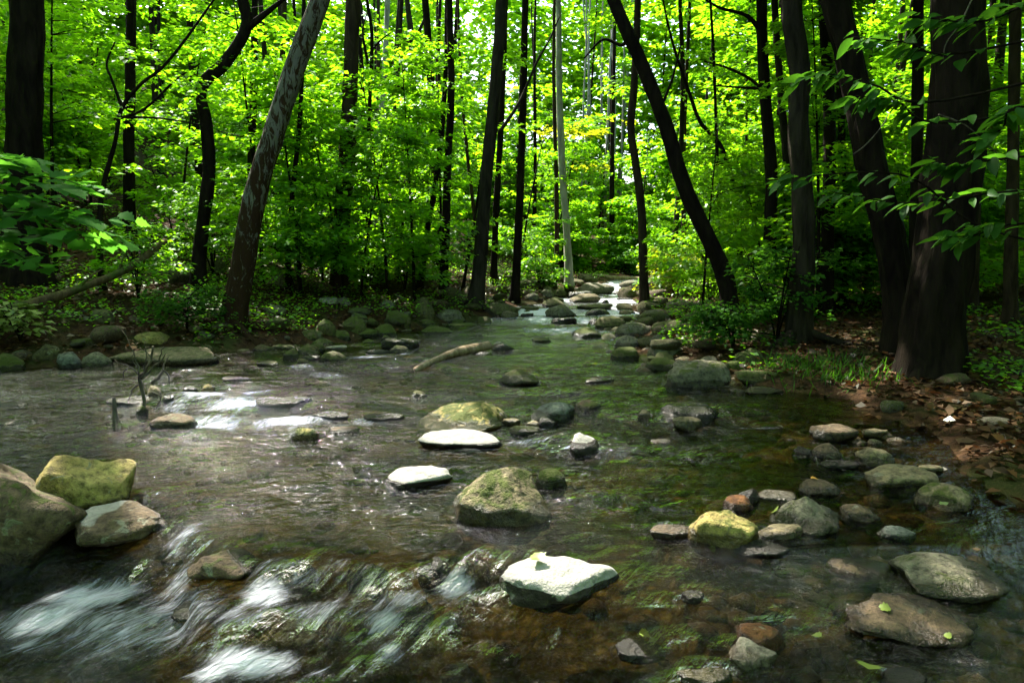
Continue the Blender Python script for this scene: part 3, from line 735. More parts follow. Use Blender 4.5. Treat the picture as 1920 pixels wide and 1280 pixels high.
FOAM_AND_GLARE = [(250,1180,330,90,.60),(700,1170,260,64,.47),(560,1090,200,30,.5),(170,1125,120,34,1.0),(90,1165,130,40,.85),(60,1210,120,40,.6),(30,1250,100,40,.35),(345,1010,55,40,.55),(340,1095,60,40,.6),(500,1140,60,36,.85),(450,1175,90,36,.55),(600,1170,120,24,.6),(720,1180,60,28,.75),(860,1125,50,34,.85),(760,1150,60,26,.6),(850,1190,80,35,.45),
 (470,1250,110,28,1.0),(400,1270,60,30,.8),(600,1265,60,24,.5),(730,1235,45,26,.6),(560,1095,110,28,.5),(690,1085,120,24,.45),
 (380,745,70,13,.74),(450,760,100,17,.78),(540,790,100,12,.78),(400,790,100,15,.68),(640,800,60,10,.5),(420,810,70,12,.5),(330,760,40,10,.6),(690,790,50,12,.6),(480,735,70,9,.6),  # riffle foam, widened to paint in the bright sky glare there
 (690,672,70,8,.6),(620,700,80,8,.5),(760,664,60,8,.55),(860,690,90,10,.4),(560,690,50,8,.5),(820,680,50,8,.5),
 (1010,600,40,8,.9),(960,596,30,5,.8),(1060,620,80,8,.8),(1000,620,60,8,.6),(1150,590,60,8,.9),(1165,575,50,8,1.0),(1170,555,40,8,1.0),(1165,540,40,6,1.0),(1090,600,30,6,.9),(1120,625,40,5,.7),(1130,605,20,6,.9),(1150,640,30,4,.5),(1095,645,60,6,.35),(1120,665,90,8,.35),
 (1010,800,40,8,.6),(1120,800,90,12,.35),(990,830,80,12,.55),(1050,840,70,12,.4),(1160,850,80,14,.35),(1420,800,70,8,.5),(1500,830,60,10,.4),(1200,950,100,20,.35),(1250,985,60,12,.45),(1300,895,100,12,.3),(1060,930,60,15,.3),(1180,1200,50,20,.3)]
for f in FOAM_AND_GLARE: blob(*f, 'foam')
for px, py, rx, ry, a in [(430,770,160,26,.55),(640,692,150,9,.5),(300,800,140,20,.35),(150,760,160,22,.3),(700,860,220,30,.25),(900,690,200,12,.2),(560,712,120,7,-.4),(1080,655,100,8,-.25),(1560,760,140,18,-.4),(1400,900,140,40,-.15),(1700,1000,200,120,-.3),(1550,1130,200,80,-.15),(640,660,60,6,-.3),(850,745,120,10,-.1)]:
    blob(px, py, rx, ry, a, 'chop')
slope = np.abs(np.gradient(np.interp(wy, _WY, _WZ), wy))[:, None]
foam = np.maximum(foam, np.where(WYg > 13.5, np.clip(slope * 16, 0.0, 1.0) * (.75 + .4 * vnoise(WX * 1.2, WYg * 1.2, seed=64)) + .42, 0))
for x, y, w_, dp_, v_ in STREAM_ROCKS:
    if y > 12: continue
    r2 = ((WX - x) / (w_ * .62)) ** 2 + ((WYg - y) / (dp_ * .68)) ** 2
    WZ += 0.012 * np.exp(-(((WX - x) / (w_ * .7)) ** 2 + ((WYg - y - dp_ * .75) / (dp_ * .4)) ** 2)) - 0.012 * np.exp(-(((WX - x + .1) / (w_ * .7)) ** 2 + ((WYg - y + dp_ * .7) / (dp_ * .4)) ** 2))
    ring = np.exp(-((r2 - 1.0) / .5) ** 2)
    foam = np.maximum(foam, .22 * ring); chop = chop + .12 * ring
chop = np.clip(chop + .12, .06, 1.3)
amp = 1.7 * chop * (1 + .17 * np.minimum(WYg, 10))
WZ = WZ + chop * (0.044 * fbm(FT * 1.25, FS * 2.4, octaves=3, seed=71, gain=.45) * sstep(60, 3, WYg) + 0.006 * fbm(FT * 9.5, FS * 8.5, octaves=2, seed=72) * sstep(9, 3.5, WYg))
# strands of falling water at the lip
lipm = np.exp(-((WYg - lipy(WX) + .12) / .12) ** 2) * (1 - sstep(.2, .7, WX))
WZ = WZ + lipm * 0.022 * fbm(FT * 9, FS * 1.0, octaves=3, seed=77) + np.clip(foam - .5, 0, 1) * 0.03 * fbm(FT * 14, FS * 8, octaves=3, seed=78) * (WYg < 5)
jj = np.arange(NRr - 1)[:, None] * NC + np.arange(NC - 1)[None, :]
WF = np.stack([jj, jj + 1, jj + NC + 1, jj + NC], -1).reshape(-1, 4)
wo = obj('water', mesh_data('water', np.stack([WX, WYg, WZ], -1).reshape(-1, 3), WF, M_WATER, True,
    {'strand': ('POINT', sstep(3.9, 3.0, WYg) + .15), 'flow_t': ('POINT', FT), 'flow_s': ('POINT', FS), 'foam': ('POINT', foam), 'chop': ('POINT', chop)}))
wo['kind'] = 'structure'

# ------------------------------------------------------------------ leaves
GAPS = []      # openings of the canopy along the sun's direction: (x, y, z, radius)
def gap_px(px, py, r, z=None, Y=None):
    p = hit(px, py) if Y is None else at_y(px, py, Y)
    GAPS.append((p[0], p[1], p[2] if z is None else z, r))
for lb_, (x_, y_, z_, w_) in TOPS.items():
    for key in ('angular ochre', 'long white slab in', 'big yellow mossy', 'oval pale slab', 'white-topped flat', 'tilted white-faced', 'large lichened boulder with', 'white dry patch', 'large ochre-green', 'big pale grey', 'rounded tan boulder left', 'tan boulder hugging', 'small lit'):
        if key in lb_ and not lb_.startswith(('low dark slab', 'half-drowned', 'reddish brown stone', 'flat-topped')): GAPS.append((x_, y_, z_, .5 * w_ + .28))
for a in [(860,740,.6),(420,770,1.3),(540,785,.9),(640,690,1.2)]: gap_px(*a)
for a in [(1120,545,1.3),(1225,570,.9),(1160,570,1.4)]: gap_px(*a)
for a in [(1045,290,1.4,None,21.5),(1085,330,1.2,None,21),(1265,520,1.4,None,17.5),(500,60,1.6,None,18),(310,250,.9,None,17),(1150,250,3.5,None,33),(760,60,3,None,26),(1250,60,3,None,26),(620,120,1.6,None,22),(900,100,2.2,None,24),(1020,140,2.2,None,24),(1330,300,2.5,None,24),(1550,60,2,None,20),(700,250,2,None,22),(860,300,2,None,24),(1270,400,2,None,24),(1000,150,3,None,38),(1100,80,3,None,40),(850,120,3,None,38),(1250,150,3,None,38),(1350,200,3,None,36),(720,100,3,None,36),(960,250,2.5,None,32),(1180,330,2.5,None,34),(1060,200,2.5,None,30)]: gap_px(*a)
for i_ in range(9):
    for j_, py_ in enumerate((90, 200, 310, 420)):
        gap_px(690 + 82 * i_ + 35 * (j_ % 2), py_ + 20 * (i_ % 3), 1.7, None, 29 + 2.6 * ((i_ * 2 + j_ * 3) % 5))
GAPS = np.array(GAPS); S = np.array(SUN)
def shades_gap(q):      # would this bare limb cross one of the near openings?
    for gx_, gy_, gz_, r in GAPS:
        if gy_ > 12: continue
        t = (q[:, 2] - gz_) / S[2]
        if (((q[:, 0] - S[0] * t - gx_) ** 2 + (q[:, 1] - S[1] * t - gy_) ** 2 < r * r) & (t > 1.2)).any(): return True
    return False
def keep(P, rng, canopy=True, low_clear=True):
    k = np.ones(len(P), bool)
    for gx_, gy_, gz_, r in GAPS:
        t = (P[:, 2] - gz_) / S[2]
        q = (P[:, 0] - S[0] * t - gx_) ** 2 + (P[:, 1] - S[1] * t - gy_) ** 2
        k &= ~((t > max(1.2, r)) & (q < r * r))
    if canopy:   # open strip of sky along the stream
        inside = (P[:, 0] > edgeL(P[:, 1]) + .5) & (P[:, 0] < edgeR(P[:, 1]) - .4) & (P[:, 1] > -6) & ((P[:, 1] < 12.5) | (P[:, 2] < 6))
        k &= ~(inside & (rng.random(len(P)) < .97))
        xc = np.interp(P[:, 1], [-6, 0, 4, 10, 14, 26], [-1, -.7, -.6, -1.5, -3.6, -6.2]); wide = np.interp(P[:, 1], [0, 8, 14, 26], [3.2, 3.4, 4.0, 4.6]) + .42 * np.maximum(P[:, 2] - 6, 0)
        k &= ~((np.abs(P[:, 0] - xc) < wide) & (P[:, 2] > np.interp(P[:, 1], [0, 12, 26], [6.0, 6.2, 9.0])) & (P[:, 1] > -5) & (P[:, 1] < 26) & (rng.random(len(P)) < .97))
    d2 = P[:, 0] ** 2 + P[:, 1] ** 2 + (P[:, 2] - CAM_H) ** 2
    k &= d2 > 2.5 ** 2
    if low_clear: k &= P[:, 2] > ground(P[:, 0], P[:, 1]) + 0.03
    return k
def leaf_geo(P, D, N, L, W, fold=0.18):
    """P base, D pointing, N normal (unit), one folded rhombic blade each"""
    Sd = np.cross(N, D); Sd /= np.linalg.norm(Sd, axis=1)[:, None] + 1e-9
    N2 = np.cross(D, Sd)
    L = L[:, None]; W = W[:, None]
    a = P; b = P + D * L * .45 + Sd * W * .5 + N2 * W * fold; c = P + D * L; d = P + D * L * .45 - Sd * W * .5 + N2 * W * fold
    V = np.stack([a, b, c, d], 1).reshape(-1, 3)
    i = np.arange(len(P))[:, None] * 4
    return V, np.concatenate([i, i + 1, i + 2, i + 3], 1)
def sprays(rng, O, az, ln, tilt, k, size, aspect=.62, droop=.12, jit=.05, wide=.42):
    """leafy flat boughs: origins O, azimuth, length, tilt; k leaves each"""
    ns = len(O)
    u = rng.random((ns, k)) ** .6
    sgn = rng.choice([-1, 1], (ns, k))
    half = wide * ln[:, None] * np.sin(np.pi * np.clip(u * .92 + .06, 0, 1)) ** .7
    lat = sgn * half * rng.random((ns, k)) ** .8
    ca, sa = np.cos(az)[:, None], np.sin(az)[:, None]
    ax = u * ln[:, None]
    P = np.stack([O[:, 0:1] + ca * ax - sa * lat, O[:, 1:2] + sa * ax + ca * lat,
                  O[:, 2:3] + ax * np.tan(tilt)[:, None] - droop * (ax ** 2 + lat ** 2) / np.maximum(ln[:, None], .3) + rng.normal(0, jit, (ns, k))], -1).reshape(-1, 3)
    da = (az[:, None] + sgn * rng.uniform(.2, 1.2, (ns, k)) + rng.normal(0, .25, (ns, k))).ravel()
    dz = rng.normal(-.22, .25, ns * k)
    D = np.stack([np.cos(da), np.sin(da), dz], -1); D /= np.linalg.norm(D, axis=1)[:, None]
    N = np.stack([rng.normal(0, .33, ns * k), rng.normal(0, .33, ns * k), np.ones(ns * k)], -1)
    N -= (N * D).sum(1)[:, None] * D; N /= np.linalg.norm(N, axis=1)[:, None]
    L = np.repeat(np.broadcast_to(size, (ns,)), k) * rng.uniform(.65, 1.25, ns * k)
    tint = np.repeat(rng.random(ns) * .6, k) + rng.random(ns * k) * .4
    return P, D, N, L, L * aspect, tint
def crown_mesh(name, rng, args, mat, parent, base, canopy=True, keepf=None):
    P, D, N, L, W, T = [np.concatenate(z) for z in zip(*args)]
    k = keep(P, rng, canopy)
    k &= ~((L > .24) & (P[:, 1] > 2) & (P[:, 1] < 26) & (P[:, 2] < 1.9 + .375 * P[:, 1] + .05 * np.abs(P[:, 0])))
    if keepf is not None: k &= keepf(P)
    if k.sum() < 5: k[:5] = True
    V, F = leaf_geo(P[k], D[k], N[k], L[k], W[k])
    return obj(name, mesh_data(name, V - base, F, mat, False, {'tint': ('FACE', T[k])}), parent)

# ------------------------------------------------------------------ trees
def trunk_path(Y, pts, height):
    P = []
    for i, p in enumerate(pts):
        P.append(at_y(p[0], p[1], Y + (p[2] if len(p) > 2 else 0)))
    P = np.array(P)
    gz = float(ground(P[0, 0], P[0, 1]))
    base = P[0].copy()
    if P[0, 2] > gz - .05:
        P = np.vstack([[P[0, 0] + (P[0, 0] - P[1, 0]) * .1, P[0, 1], gz - .12], P]) if P[0, 2] > gz + .25 else P
        P[0, 2] = gz - .12
    else: P[0, 2] = min(P[0, 2], gz - .1)
    d = P[-1] - P[-2]; d /= np.linalg.norm(d)
    while P[-1, 2] < height:
        d = d * .75 + np.array([rnd.gauss(0, .10), rnd.gauss(0, .10), 1]) * .25; d /= np.linalg.norm(d)
        P = np.vstack([P, P[-1] + d * 1.6])
    return P
def make_tree(name, label, Y, pts, wpx, height, bark='dark', group=None, limbs=(), crown=None, ridge=0.05, flare=1.5, seed=0, roots=0, mat=None, low=None):
    rng = np.random.default_rng(1000 + seed)
    P = trunk_path(Y, pts, height)
    base = np.array([P[0, 0], P[0, 1], float(ground(P[0, 0], P[0, 1]))])
    root = empty(name, base); tag(root, label, 'tree', group)
    r0 = wpx * Y / FPX / 2
    n = max(24, int(len(P) * (14 if wpx > 38 else 7)))
    Q = catmull(P, n)
    h = Q[:, 2] - base[2]
    R = r0 * np.clip(1 - .80 * (np.clip(h, 0, 99) / max(height, 1)) ** 1.15, .12, 1)
    R = R * (1 + (flare - 1) * np.exp(-np.clip(h, 0, 99) / (1.6 * r0 + .10)))
    V, F = tube(Q, R, 40 if wpx > 38 else (24 if wpx > 22 else 10), .10, seed + 3, ridge * 1.5)
    obj('trunk', mesh_data('trunk', V - base, F, M_BARK[bark], True), root)
    for a in range(roots):
        az = rng.uniform(0, 2 * np.pi) if roots < 6 else a * 2 * np.pi / roots + rng.normal(0, .25)
        ln = rng.uniform(.5, 1.0) * (1 + r0)
        q = [base + np.array([math.cos(az) * r0 * .6, math.sin(az) * r0 * .6, .16])]
        for s in (.35, .7, 1.0):
            x, y = base[0] + math.cos(az + .3 * s) * (r0 + ln * s), base[1] + math.sin(az + .3 * s) * (r0 + ln * s)
            q.append(np.array([x, y, float(ground(x, y)) + .05 - .11 * s]))
        Vr, Fr = tube(catmull(q, 14), np.linspace(min(r0 * .42, .085), .02, 14), 7, .15, a)
        obj('root', mesh_data('root', Vr - base, Fr, M_BARK[bark], True), root)
    spr = []
    for lb in limbs:      # explicit limbs seen in the photograph
        q = np.array([at_y(p[0], p[1], Y + (p[2] if len(p) > 2 else 0)) for p in lb[1]])
        m = max(10, 6 * len(q))
        Vr, Fr = tube(catmull(q, m), np.linspace(lb[0] * Y / FPX / 2, .012, m), 8, .12, seed + 9)
        obj('limb', mesh_data('limb', Vr - base, Fr, M_BARK[bark], True), root)
    if crown:
        hb, nl, cr, leaf, k = crown
        lo = np.searchsorted(h, hb)
        for j in range(nl):
            i = int(rng.integers(min(lo, n - 2), n - 1)); az = j * 2.4 + rng.normal(0, .3)
            f = 1 - .55 * (h[i] - hb) / max(height - hb, .5)
            ln = cr * f * rng.uniform(.7, 1.15)
            t = np.linspace(0, 1, 7)
            q = Q[i] + np.stack([np.cos(az) * ln * t, np.sin(az) * ln * t, ln * (.5 * t - .12 * t * t) + .08 * ln * np.sin(t * 5 + j)], -1)
            if j < 9 and not shades_gap(catmull(q, 30)):
                Vr, Fr = tube(q, np.linspace(min(R[i] * .5, .10), .012, 7), 6, .1, j)
                obj('limb', mesh_data('limb', Vr - base, Fr, M_BARK[bark], True), root)
            m = 7
            tt_ = rng.uniform(.3, 1.0, m)
            O = np.stack([np.interp(tt_, t, q[:, c]) for c in range(3)], -1) + rng.normal(0, .12 * cr * .4, (m, 3))
            spr.append(sprays(rng, O, az + rng.normal(0, .9, m), rng.uniform(.28, .5, m) * cr, rng.normal(.05, .2, m), k, leaf))
    if low:               # leafy boughs lower down, in view: (h0, h1, n, length, leaf, k)
        h0, h1, m, ln, leaf, k = low
        hh = rng.uniform(h0, h1, m); O = np.stack([np.interp(hh, h, Q[:, c]) for c in range(3)], -1)
        az = rng.uniform(0, 2 * np.pi, m); off = rng.uniform(.1, .9, m) * ln
        O = O + np.stack([np.cos(az) * off, np.sin(az) * off, rng.normal(.1, .1, m)], -1)
        spr.append(sprays(rng, O, az, rng.uniform(.6, 1.1, m) * ln, rng.normal(.05, .15, m), k, leaf))
    if spr: crown_mesh('crown', rng, spr, mat or M_LEAF, root, base)
    return root

CAN = lambda hb, cr=3.2, nl=17, leaf=.42, k=46: (hb, nl, cr, leaf, k)
T = make_tree
T('forest_tree','thick black straight trunk at the far left edge of the forest',11.8,[(45,500),(45,300),(48,150),(50,0)],60,18,'dark',crown=CAN(5.5,6,30,.5,50),seed=1,ridge=.08)
T('forest_tree','slim dark sapling curving up and forking near the thick black trunk',12,[(188,480),(190,370),(215,270),(228,205),(262,160),(320,110)],11,5.6,'dark',limbs=[(6,[(230,205),(210,150),(200,120),(215,80)]),(6,[(215,225),(270,205),(330,150),(375,120)]),(5,[(228,220),(300,222),(380,235)])],low=(2.4,5.4,14,1.0,.12,60),seed=2)
T('forest_tree','dark straight trunk between the slim sapling and the crooked tree',17,[(242,470),(242,300),(244,150),(246,0)],20,19,'dark',crown=CAN(9,4.6,24,.5),low=(3,8,16,1.6,.15,60),seed=3)
T('forest_tree','crooked dark tree with an S-bend and a limb to the upper right',13,[(372,500),(380,420),(392,330),(388,240),(378,165),(425,115),(462,50),(452,-20)],24,16,'dark',crown=CAN(6.8,4.6,24,.5),limbs=[(16,[(455,60),(490,32),(530,0),(570,-30)])],seed=4)
T('forest_tree','thin straight dark trunk just right of the crooked tree',15,[(468,470),(470,330),(475,200),(478,0)],15,17,'dark',crown=CAN(8,2.8),seed=5)
T('sycamore_tree','leaning patchy-barked tree with bare roots at the water edge',10.6,[(432,642),(440,590),(455,500),(480,360),(512,255),(545,150),(578,60),(602,-10)],42,17,'sycamore',crown=CAN(6.5,4,20),seed=6,roots=9,ridge=.03,flare=1.35)
T('forest_tree','thin dark trunk just behind the leaning patchy-barked tree',14,[(540,480),(548,370),(560,250),(566,150),(570,0)],10,13,'dark',crown=CAN(7,2.2,9),seed=7)
T('forest_tree','tall straight thick dark trunk with a flared brown foot',15,[(635,528),(642,420),(650,300),(657,180),(662,0)],31,21,'brown',crown=CAN(9.5,4.6,22,.5),seed=8,ridge=.07,flare=1.4)
T('forest_tree','slender black pole of a tree right of the flared brown one',17,[(688,500),(690,400),(692,230),(697,70),(688,0)],9,14,'dark',crown=CAN(8.5,2.2,9),limbs=[(6,[(690,120),(680,60),(690,20)]),(4,[(693,100),(715,75),(735,60)])],seed=9)
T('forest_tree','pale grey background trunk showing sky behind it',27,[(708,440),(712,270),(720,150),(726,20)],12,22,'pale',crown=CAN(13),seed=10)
T('forest_tree','grey-brown background tree with a high Y-shaped fork',25,[(780,420),(778,240),(772,120),(770,60),(765,20)],13,20,'grey',limbs=[(9,[(771,90),(790,50),(800,20)]),(9,[(772,90),(750,60),(742,30)])],crown=CAN(12,3),seed=11)
T('forest_tree','dark upright stem paired with a leaning one, left of centre',16,[(832,572),(835,450),(840,300),(846,180),(843,0)],15,17,'dark',crown=CAN(8,2.8),seed=12)
T('forest_tree','dark slanting stem that leans onto its upright neighbour left of centre',16.6,[(785,530),(800,440),(817,340),(829,240),(836,120),(838,0)],11,15,'dark',crown=CAN(8,2.4,9),seed=13)
T('forest_tree','brown-footed trunk by the rapids, pale on its upper lit side',15,[(890,592),(902,470),(911,340),(925,200),(936,80),(940,0)],25,20,'grey',crown=CAN(8.5,4.2,22,.45),limbs=[(7,[(935,250),(975,190),(1005,120),(1030,75),(1050,30)])],seed=14,roots=3)
T('forest_tree','black trunk standing behind the mossy boulder at the rapids',17.5,[(964,572),(970,470),(976,330),(981,180),(985,0)],16,19,'dark',crown=CAN(9,4.6,24,.5),seed=15)
T('forest_tree','dark thin trunk close behind the brown-footed trunk',20,[(925,540),(930,400),(938,260),(945,100),(948,0)],13,18,'dark',crown=CAN(10,2.6,9),seed=16)
T('forest_tree','thin stem slanting up to the right beside the brown-footed trunk',17,[(866,550),(880,470),(893,390),(905,300)],6,6.5,'dark',low=(3.5,6.2,8,1.0,.13,50),seed=17)
T('forest_tree','slim reddish brown stem next to the lit pale trunk',23,[(1043,535),(1044,420),(1042,300),(1038,150)],9,15,'brown',crown=CAN(9,2.2,8),seed=18)
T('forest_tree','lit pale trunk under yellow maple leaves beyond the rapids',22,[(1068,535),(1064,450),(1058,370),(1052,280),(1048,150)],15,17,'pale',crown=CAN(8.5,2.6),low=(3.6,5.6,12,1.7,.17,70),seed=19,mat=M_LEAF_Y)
for k, (x, yb, yt, wd, Yd) in enumerate([(1101,500,240,6,40),(1110,500,330,5,42),(1128,490,190,6,44),(1137,500,300,6,38),(1151,500,310,6,40),(1165,500,330,5,42),(1092,500,300,5,36),(1175,480,160,9,46)]):
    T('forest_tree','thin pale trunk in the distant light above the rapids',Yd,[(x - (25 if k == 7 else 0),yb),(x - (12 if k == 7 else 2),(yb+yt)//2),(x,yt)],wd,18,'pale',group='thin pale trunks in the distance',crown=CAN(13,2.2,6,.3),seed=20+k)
T('forest_tree','slender wavering trunk rooted among boulders on the right of the rapids',16,[(1209,584),(1206,500),(1203,400),(1192,310),(1183,240),(1189,160),(1196,0)],17,17,'brown',crown=CAN(8,4.6,26,.5),seed=30)
T('forest_tree','long black trunk leaning left over the stream',12,[(1372,600),(1362,530),(1330,450),(1283,350),(1250,240),(1205,125),(1150,0)],30,15,'dark',crown=CAN(7,4.4,24,.5),limbs=[(8,[(1180,70),(1165,85),(1130,75),(1095,110)]),(6,[(1240,200),(1260,150),(1275,90)])],seed=31,ridge=.07)
T('forest_tree','tan-lit slim trunk behind the long leaning black trunk',20,[(1264,515),(1268,420),(1276,300),(1280,150),(1275,0)],11,17,'grey',crown=CAN(9,4.4,22,.5),seed=32)
T('forest_tree','thin black tree arching over to the left behind the leaning trunk',18,[(1388,480),(1384,420),(1376,350),(1352,275),(1315,232),(1296,185)],12,8,'dark',low=(4.5,8,12,1.4,.14,60),seed=33)
T('forest_tree','thin dark upright stem inside the arch of the bent tree',19,[(1350,480),(1348,380),(1344,280),(1340,150)],8,13,'dark',crown=CAN(8,2.2,8),seed=34)
T('forest_tree','straight dark trunk throwing several limbs to the left',13,[(1444,520),(1444,440),(1446,330),(1437,200),(1430,90),(1428,0)],23,17,'dark',crown=CAN(7.5,4.6,24,.5),limbs=[(9,[(1438,190),(1415,155),(1370,130),(1320,115)]),(10,[(1428,60),(1400,30),(1350,15),(1315,-5)]),(8,[(1436,165),(1400,165),(1330,160)])],seed=35)
T('forest_tree','grey trunk standing just right of the many-limbed one',14,[(1476,520),(1476,420),(1474,300),(1462,150),(1452,0)],15,16,'grey',crown=CAN(7.5,2.6),seed=36)
T('forest_tree','grey-barked tree on the right bank with leaves round its lower trunk',9.2,[(1496,662),(1500,580),(1507,440),(1502,330),(1496,240),(1500,140),(1488,60),(1482,-10)],40,16,'grey',crown=CAN(6,3.4),seed=37,roots=4,ridge=.07,flare=1.5)
T('forest_tree','dark trunk behind the grey-barked tree, broad one',12.5,[(1550,540),(1552,430),(1556,250),(1550,100),(1545,0)],24,17,'dark',crown=CAN(6.5,3.4),seed=38)
T('forest_tree','dark trunk behind the grey-barked tree, narrow one',13.5,[(1582,540),(1580,430),(1578,260),(1572,100),(1570,0)],15,16,'dark',crown=CAN(6.5,2.8),seed=39)
T('forest_tree','thick black trunk leaning left next to the thickest trunk',8.2,[(1692,665),(1686,560),(1668,450),(1640,340),(1610,190),(1588,90),(1565,0)],52,16,'dark',crown=CAN(5.2,5,28,.5,50),seed=40,roots=4,ridge=.08)
T('forest_tree','thickest trunk of all, black, on the right bank',7.2,[(1742,735),(1750,620),(1768,480),(1785,330),(1796,180),(1798,0)],92,19,'dark',crown=CAN(5,6.5,36,.5,50),seed=41,roots=0,ridge=.09,flare=1.5)
T('forest_tree','black trunk seen between the two thickest right-hand trunks',11,[(1712,560),(1716,430),(1720,250),(1722,0)],22,16,'dark',crown=CAN(6,3.2),seed=42)
T('forest_tree','slim brown trunk right of the thickest one',11.5,[(1826,580),(1828,470),(1832,300),(1836,100),(1838,0)],16,16,'brown',crown=CAN(6,3),seed=43)
T('forest_tree','brown trunk at the right frame edge in the shade',10,[(1896,580),(1896,450),(1900,250),(1904,0)],22,16,'brown',crown=CAN(5,5.5,30,.5,50),seed=44)

LAND = [(48,'thick black trunk at the left edge'),(215,'slim forking sapling'),(250,'dark trunk beside the sapling'),(385,'crooked S-bend tree'),(473,'thin straight dark trunk'),(525,'leaning patchy-barked tree'),(652,'flared brown trunk'),(692,'slender black pole tree'),(775,'Y-forked background tree'),(838,'paired dark stems'),(915,'brown-footed trunk'),(975,'black trunk at the rapids'),(1060,'lit pale trunk'),(1135,'thin pale distant trunks'),(1195,'slender wavering trunk'),(1290,'long leaning black trunk'),(1365,'arching thin tree'),(1440,'many-limbed dark trunk'),(1503,'grey-barked tree'),(1565,'two dark trunks by the grey-barked tree'),(1640,'leaning thick trunk'),(1780,'thickest trunk'),(1832,'slim brown trunk'),(1900,'brown trunk at the right edge')]
def where(X, Y):
    px = 960 + FPX * X / Y
    lx, nm = min(LAND, key=lambda q: abs(q[0] - px))
    dep = 'just behind' if Y < 16 else ('behind' if Y < 22 else ('well behind' if Y < 30 else 'far behind'))
    sd = '' if abs(px - lx) < 12 else (' and left of' if px < lx else ' and right of')
    return f'{dep}{sd} the {nm}'
# ---- more trunks of the wood behind (slim, random), each a tree
def in_stream(x, y, m=.6): return edgeL(y) - m < x < edgeR(y) + m
n = 0; spots = []
while n < 64:
    Y = rnd.uniform(17, 48); X = rnd.uniform(-.80, .80) * Y
    if in_stream(X, Y, 1.0) or any((X - a) ** 2 + (Y - b) ** 2 < 4 for a, b in spots): continue
    spots.append((X, Y)); side = 'left' if X < float(edgeL(Y)) else 'right'
    hgt = rnd.uniform(13, 21); wd = rnd.uniform(.14, .34) * FPX / Y
    z0 = float(ground(X, Y)); px = 960 + FPX * X / Y
    ln = rnd.gauss(0, .6)
    root = empty('forest_tree', (X, Y, z0)); rng = np.random.default_rng(3000 + n)
    tag(root, ('stout' if wd * Y / FPX > .25 else 'slim') + ' background tree ' + where(X, Y), 'tree', 'trees of the wood behind')
    t = np.linspace(0, 1, 9)
    Q = np.stack([ln * t + .12 * np.sin(t * 6 + n), .15 * np.cos(t * 5 + n) + rnd.gauss(0, .3) * t, -.15 + (hgt + .15) * t], -1)
    V, F = tube(catmull(Q, 24), np.linspace(wd * Y / FPX / 2, .03, 24), 9, .1, n)
    obj('trunk', mesh_data('trunk', V, F, M_BARK[rnd.choice(['dark', 'dark', 'grey', 'brown', 'grey'])], True), root)
    B = np.array([X, Y, z0])
    m = 46; hh = rng.uniform(.22, 1.0, m) * hgt
    O = np.stack([np.interp(hh, Q[:, 2], Q[:, c]) for c in range(3)], -1) + B
    az = rng.uniform(0, 6.28, m); cr = 2.6; f = 1 - .5 * (hh / hgt); off = rng.uniform(.05, .8, m) * cr * f
    O = O + np.stack([np.cos(az) * off, np.sin(az) * off, .35 * off], -1)
    crown_mesh('crown', rng, [sprays(rng, O, az, rng.uniform(.7, 1.2, m) * 1.7, rng.normal(.08, .18, m), 80, (.15 + .0042 * Y) * np.where((O[:, 2] > 2.6 + .39 * Y) & (Y < 25), 2.3, 1))], M_LEAF, root, B)
    n += 1

# ---- understorey saplings and shrubs
def sapling(X, Y, hgt, rad, nspr, k, leaf, label, group, seed, name='sapling', mat=None, h0=.15, stems=1, cat='sapling'):
    rng = np.random.default_rng(5000 + seed)
    z0 = float(ground(X, Y)); B = np.array([X, Y, z0])
    if group: label = ('tall' if hgt > 5 else 'waist-high' if hgt < 1.6 else 'low' if hgt < 3.4 else 'mid-height') + f' leafy {cat} ' + where(X, Y)
    root = empty(name, B); tag(root, label, cat, group)
    parts, spr = [], []
    for s in range(stems):
        lean = rng.normal(0, .12 * hgt, 2) * (1 if stems == 1 else 2.0)
        t = np.linspace(0, 1, 7)
        Q = np.stack([lean[0] * t ** 1.5, lean[1] * t ** 1.5, -.08 + (hgt + .08) * t], -1)
        parts.append(tube(Q, np.linspace(.006 * hgt + .008, .006, 7), 6))
        m = nspr // stems
        hh = (h0 + (1 - h0) * rng.random(m)) * hgt
        O = np.stack([np.interp(hh, Q[:, 2], Q[:, c]) for c in range(3)], -1)
        az = rng.uniform(0, 6.28, m); ln = rad * (1 - .45 * (hh / hgt) ** 2) * rng.uniform(.6, 1.1, m)
        tl = rng.normal(.15, .18, m)
        for q in range(min(m, 16)):
            e = O[q] + np.array([math.cos(az[q]), math.sin(az[q]), math.tan(tl[q])]) * ln[q] * .85
            parts.append(tube(np.linspace(O[q], e, 4) - np.array([[0, 0, 0], [0, 0, -.02], [0, 0, -.02], [0, 0, .04]]) * ln[q], np.linspace(.012, .003, 4), 4))
        spr.append(sprays(rng, O + B, az, ln, tl, k, leaf))
    V, F = join(parts)
    obj('stem', mesh_data('stem', V, F, M_BARK['dark'], True), root)
    crown_mesh('foliage', rng, spr, mat or M_LEAF, root, B, canopy=False)
    return root
n = 0
while n < 62:
    Y = rnd.uniform(12.5, 34); X = float(edgeL(Y)) - rnd.uniform(1.6, 3.0 + .75 * Y)
    if abs(X / Y) > .82: continue
    sapling(X, Y, rnd.uniform(2.6, 6.5), rnd.uniform(1.1, 1.9), 34, 80, .085 + .0038 * Y, 'leafy green sapling in the understorey of the left slope', 'saplings of the understorey', n); n += 1
n = 0
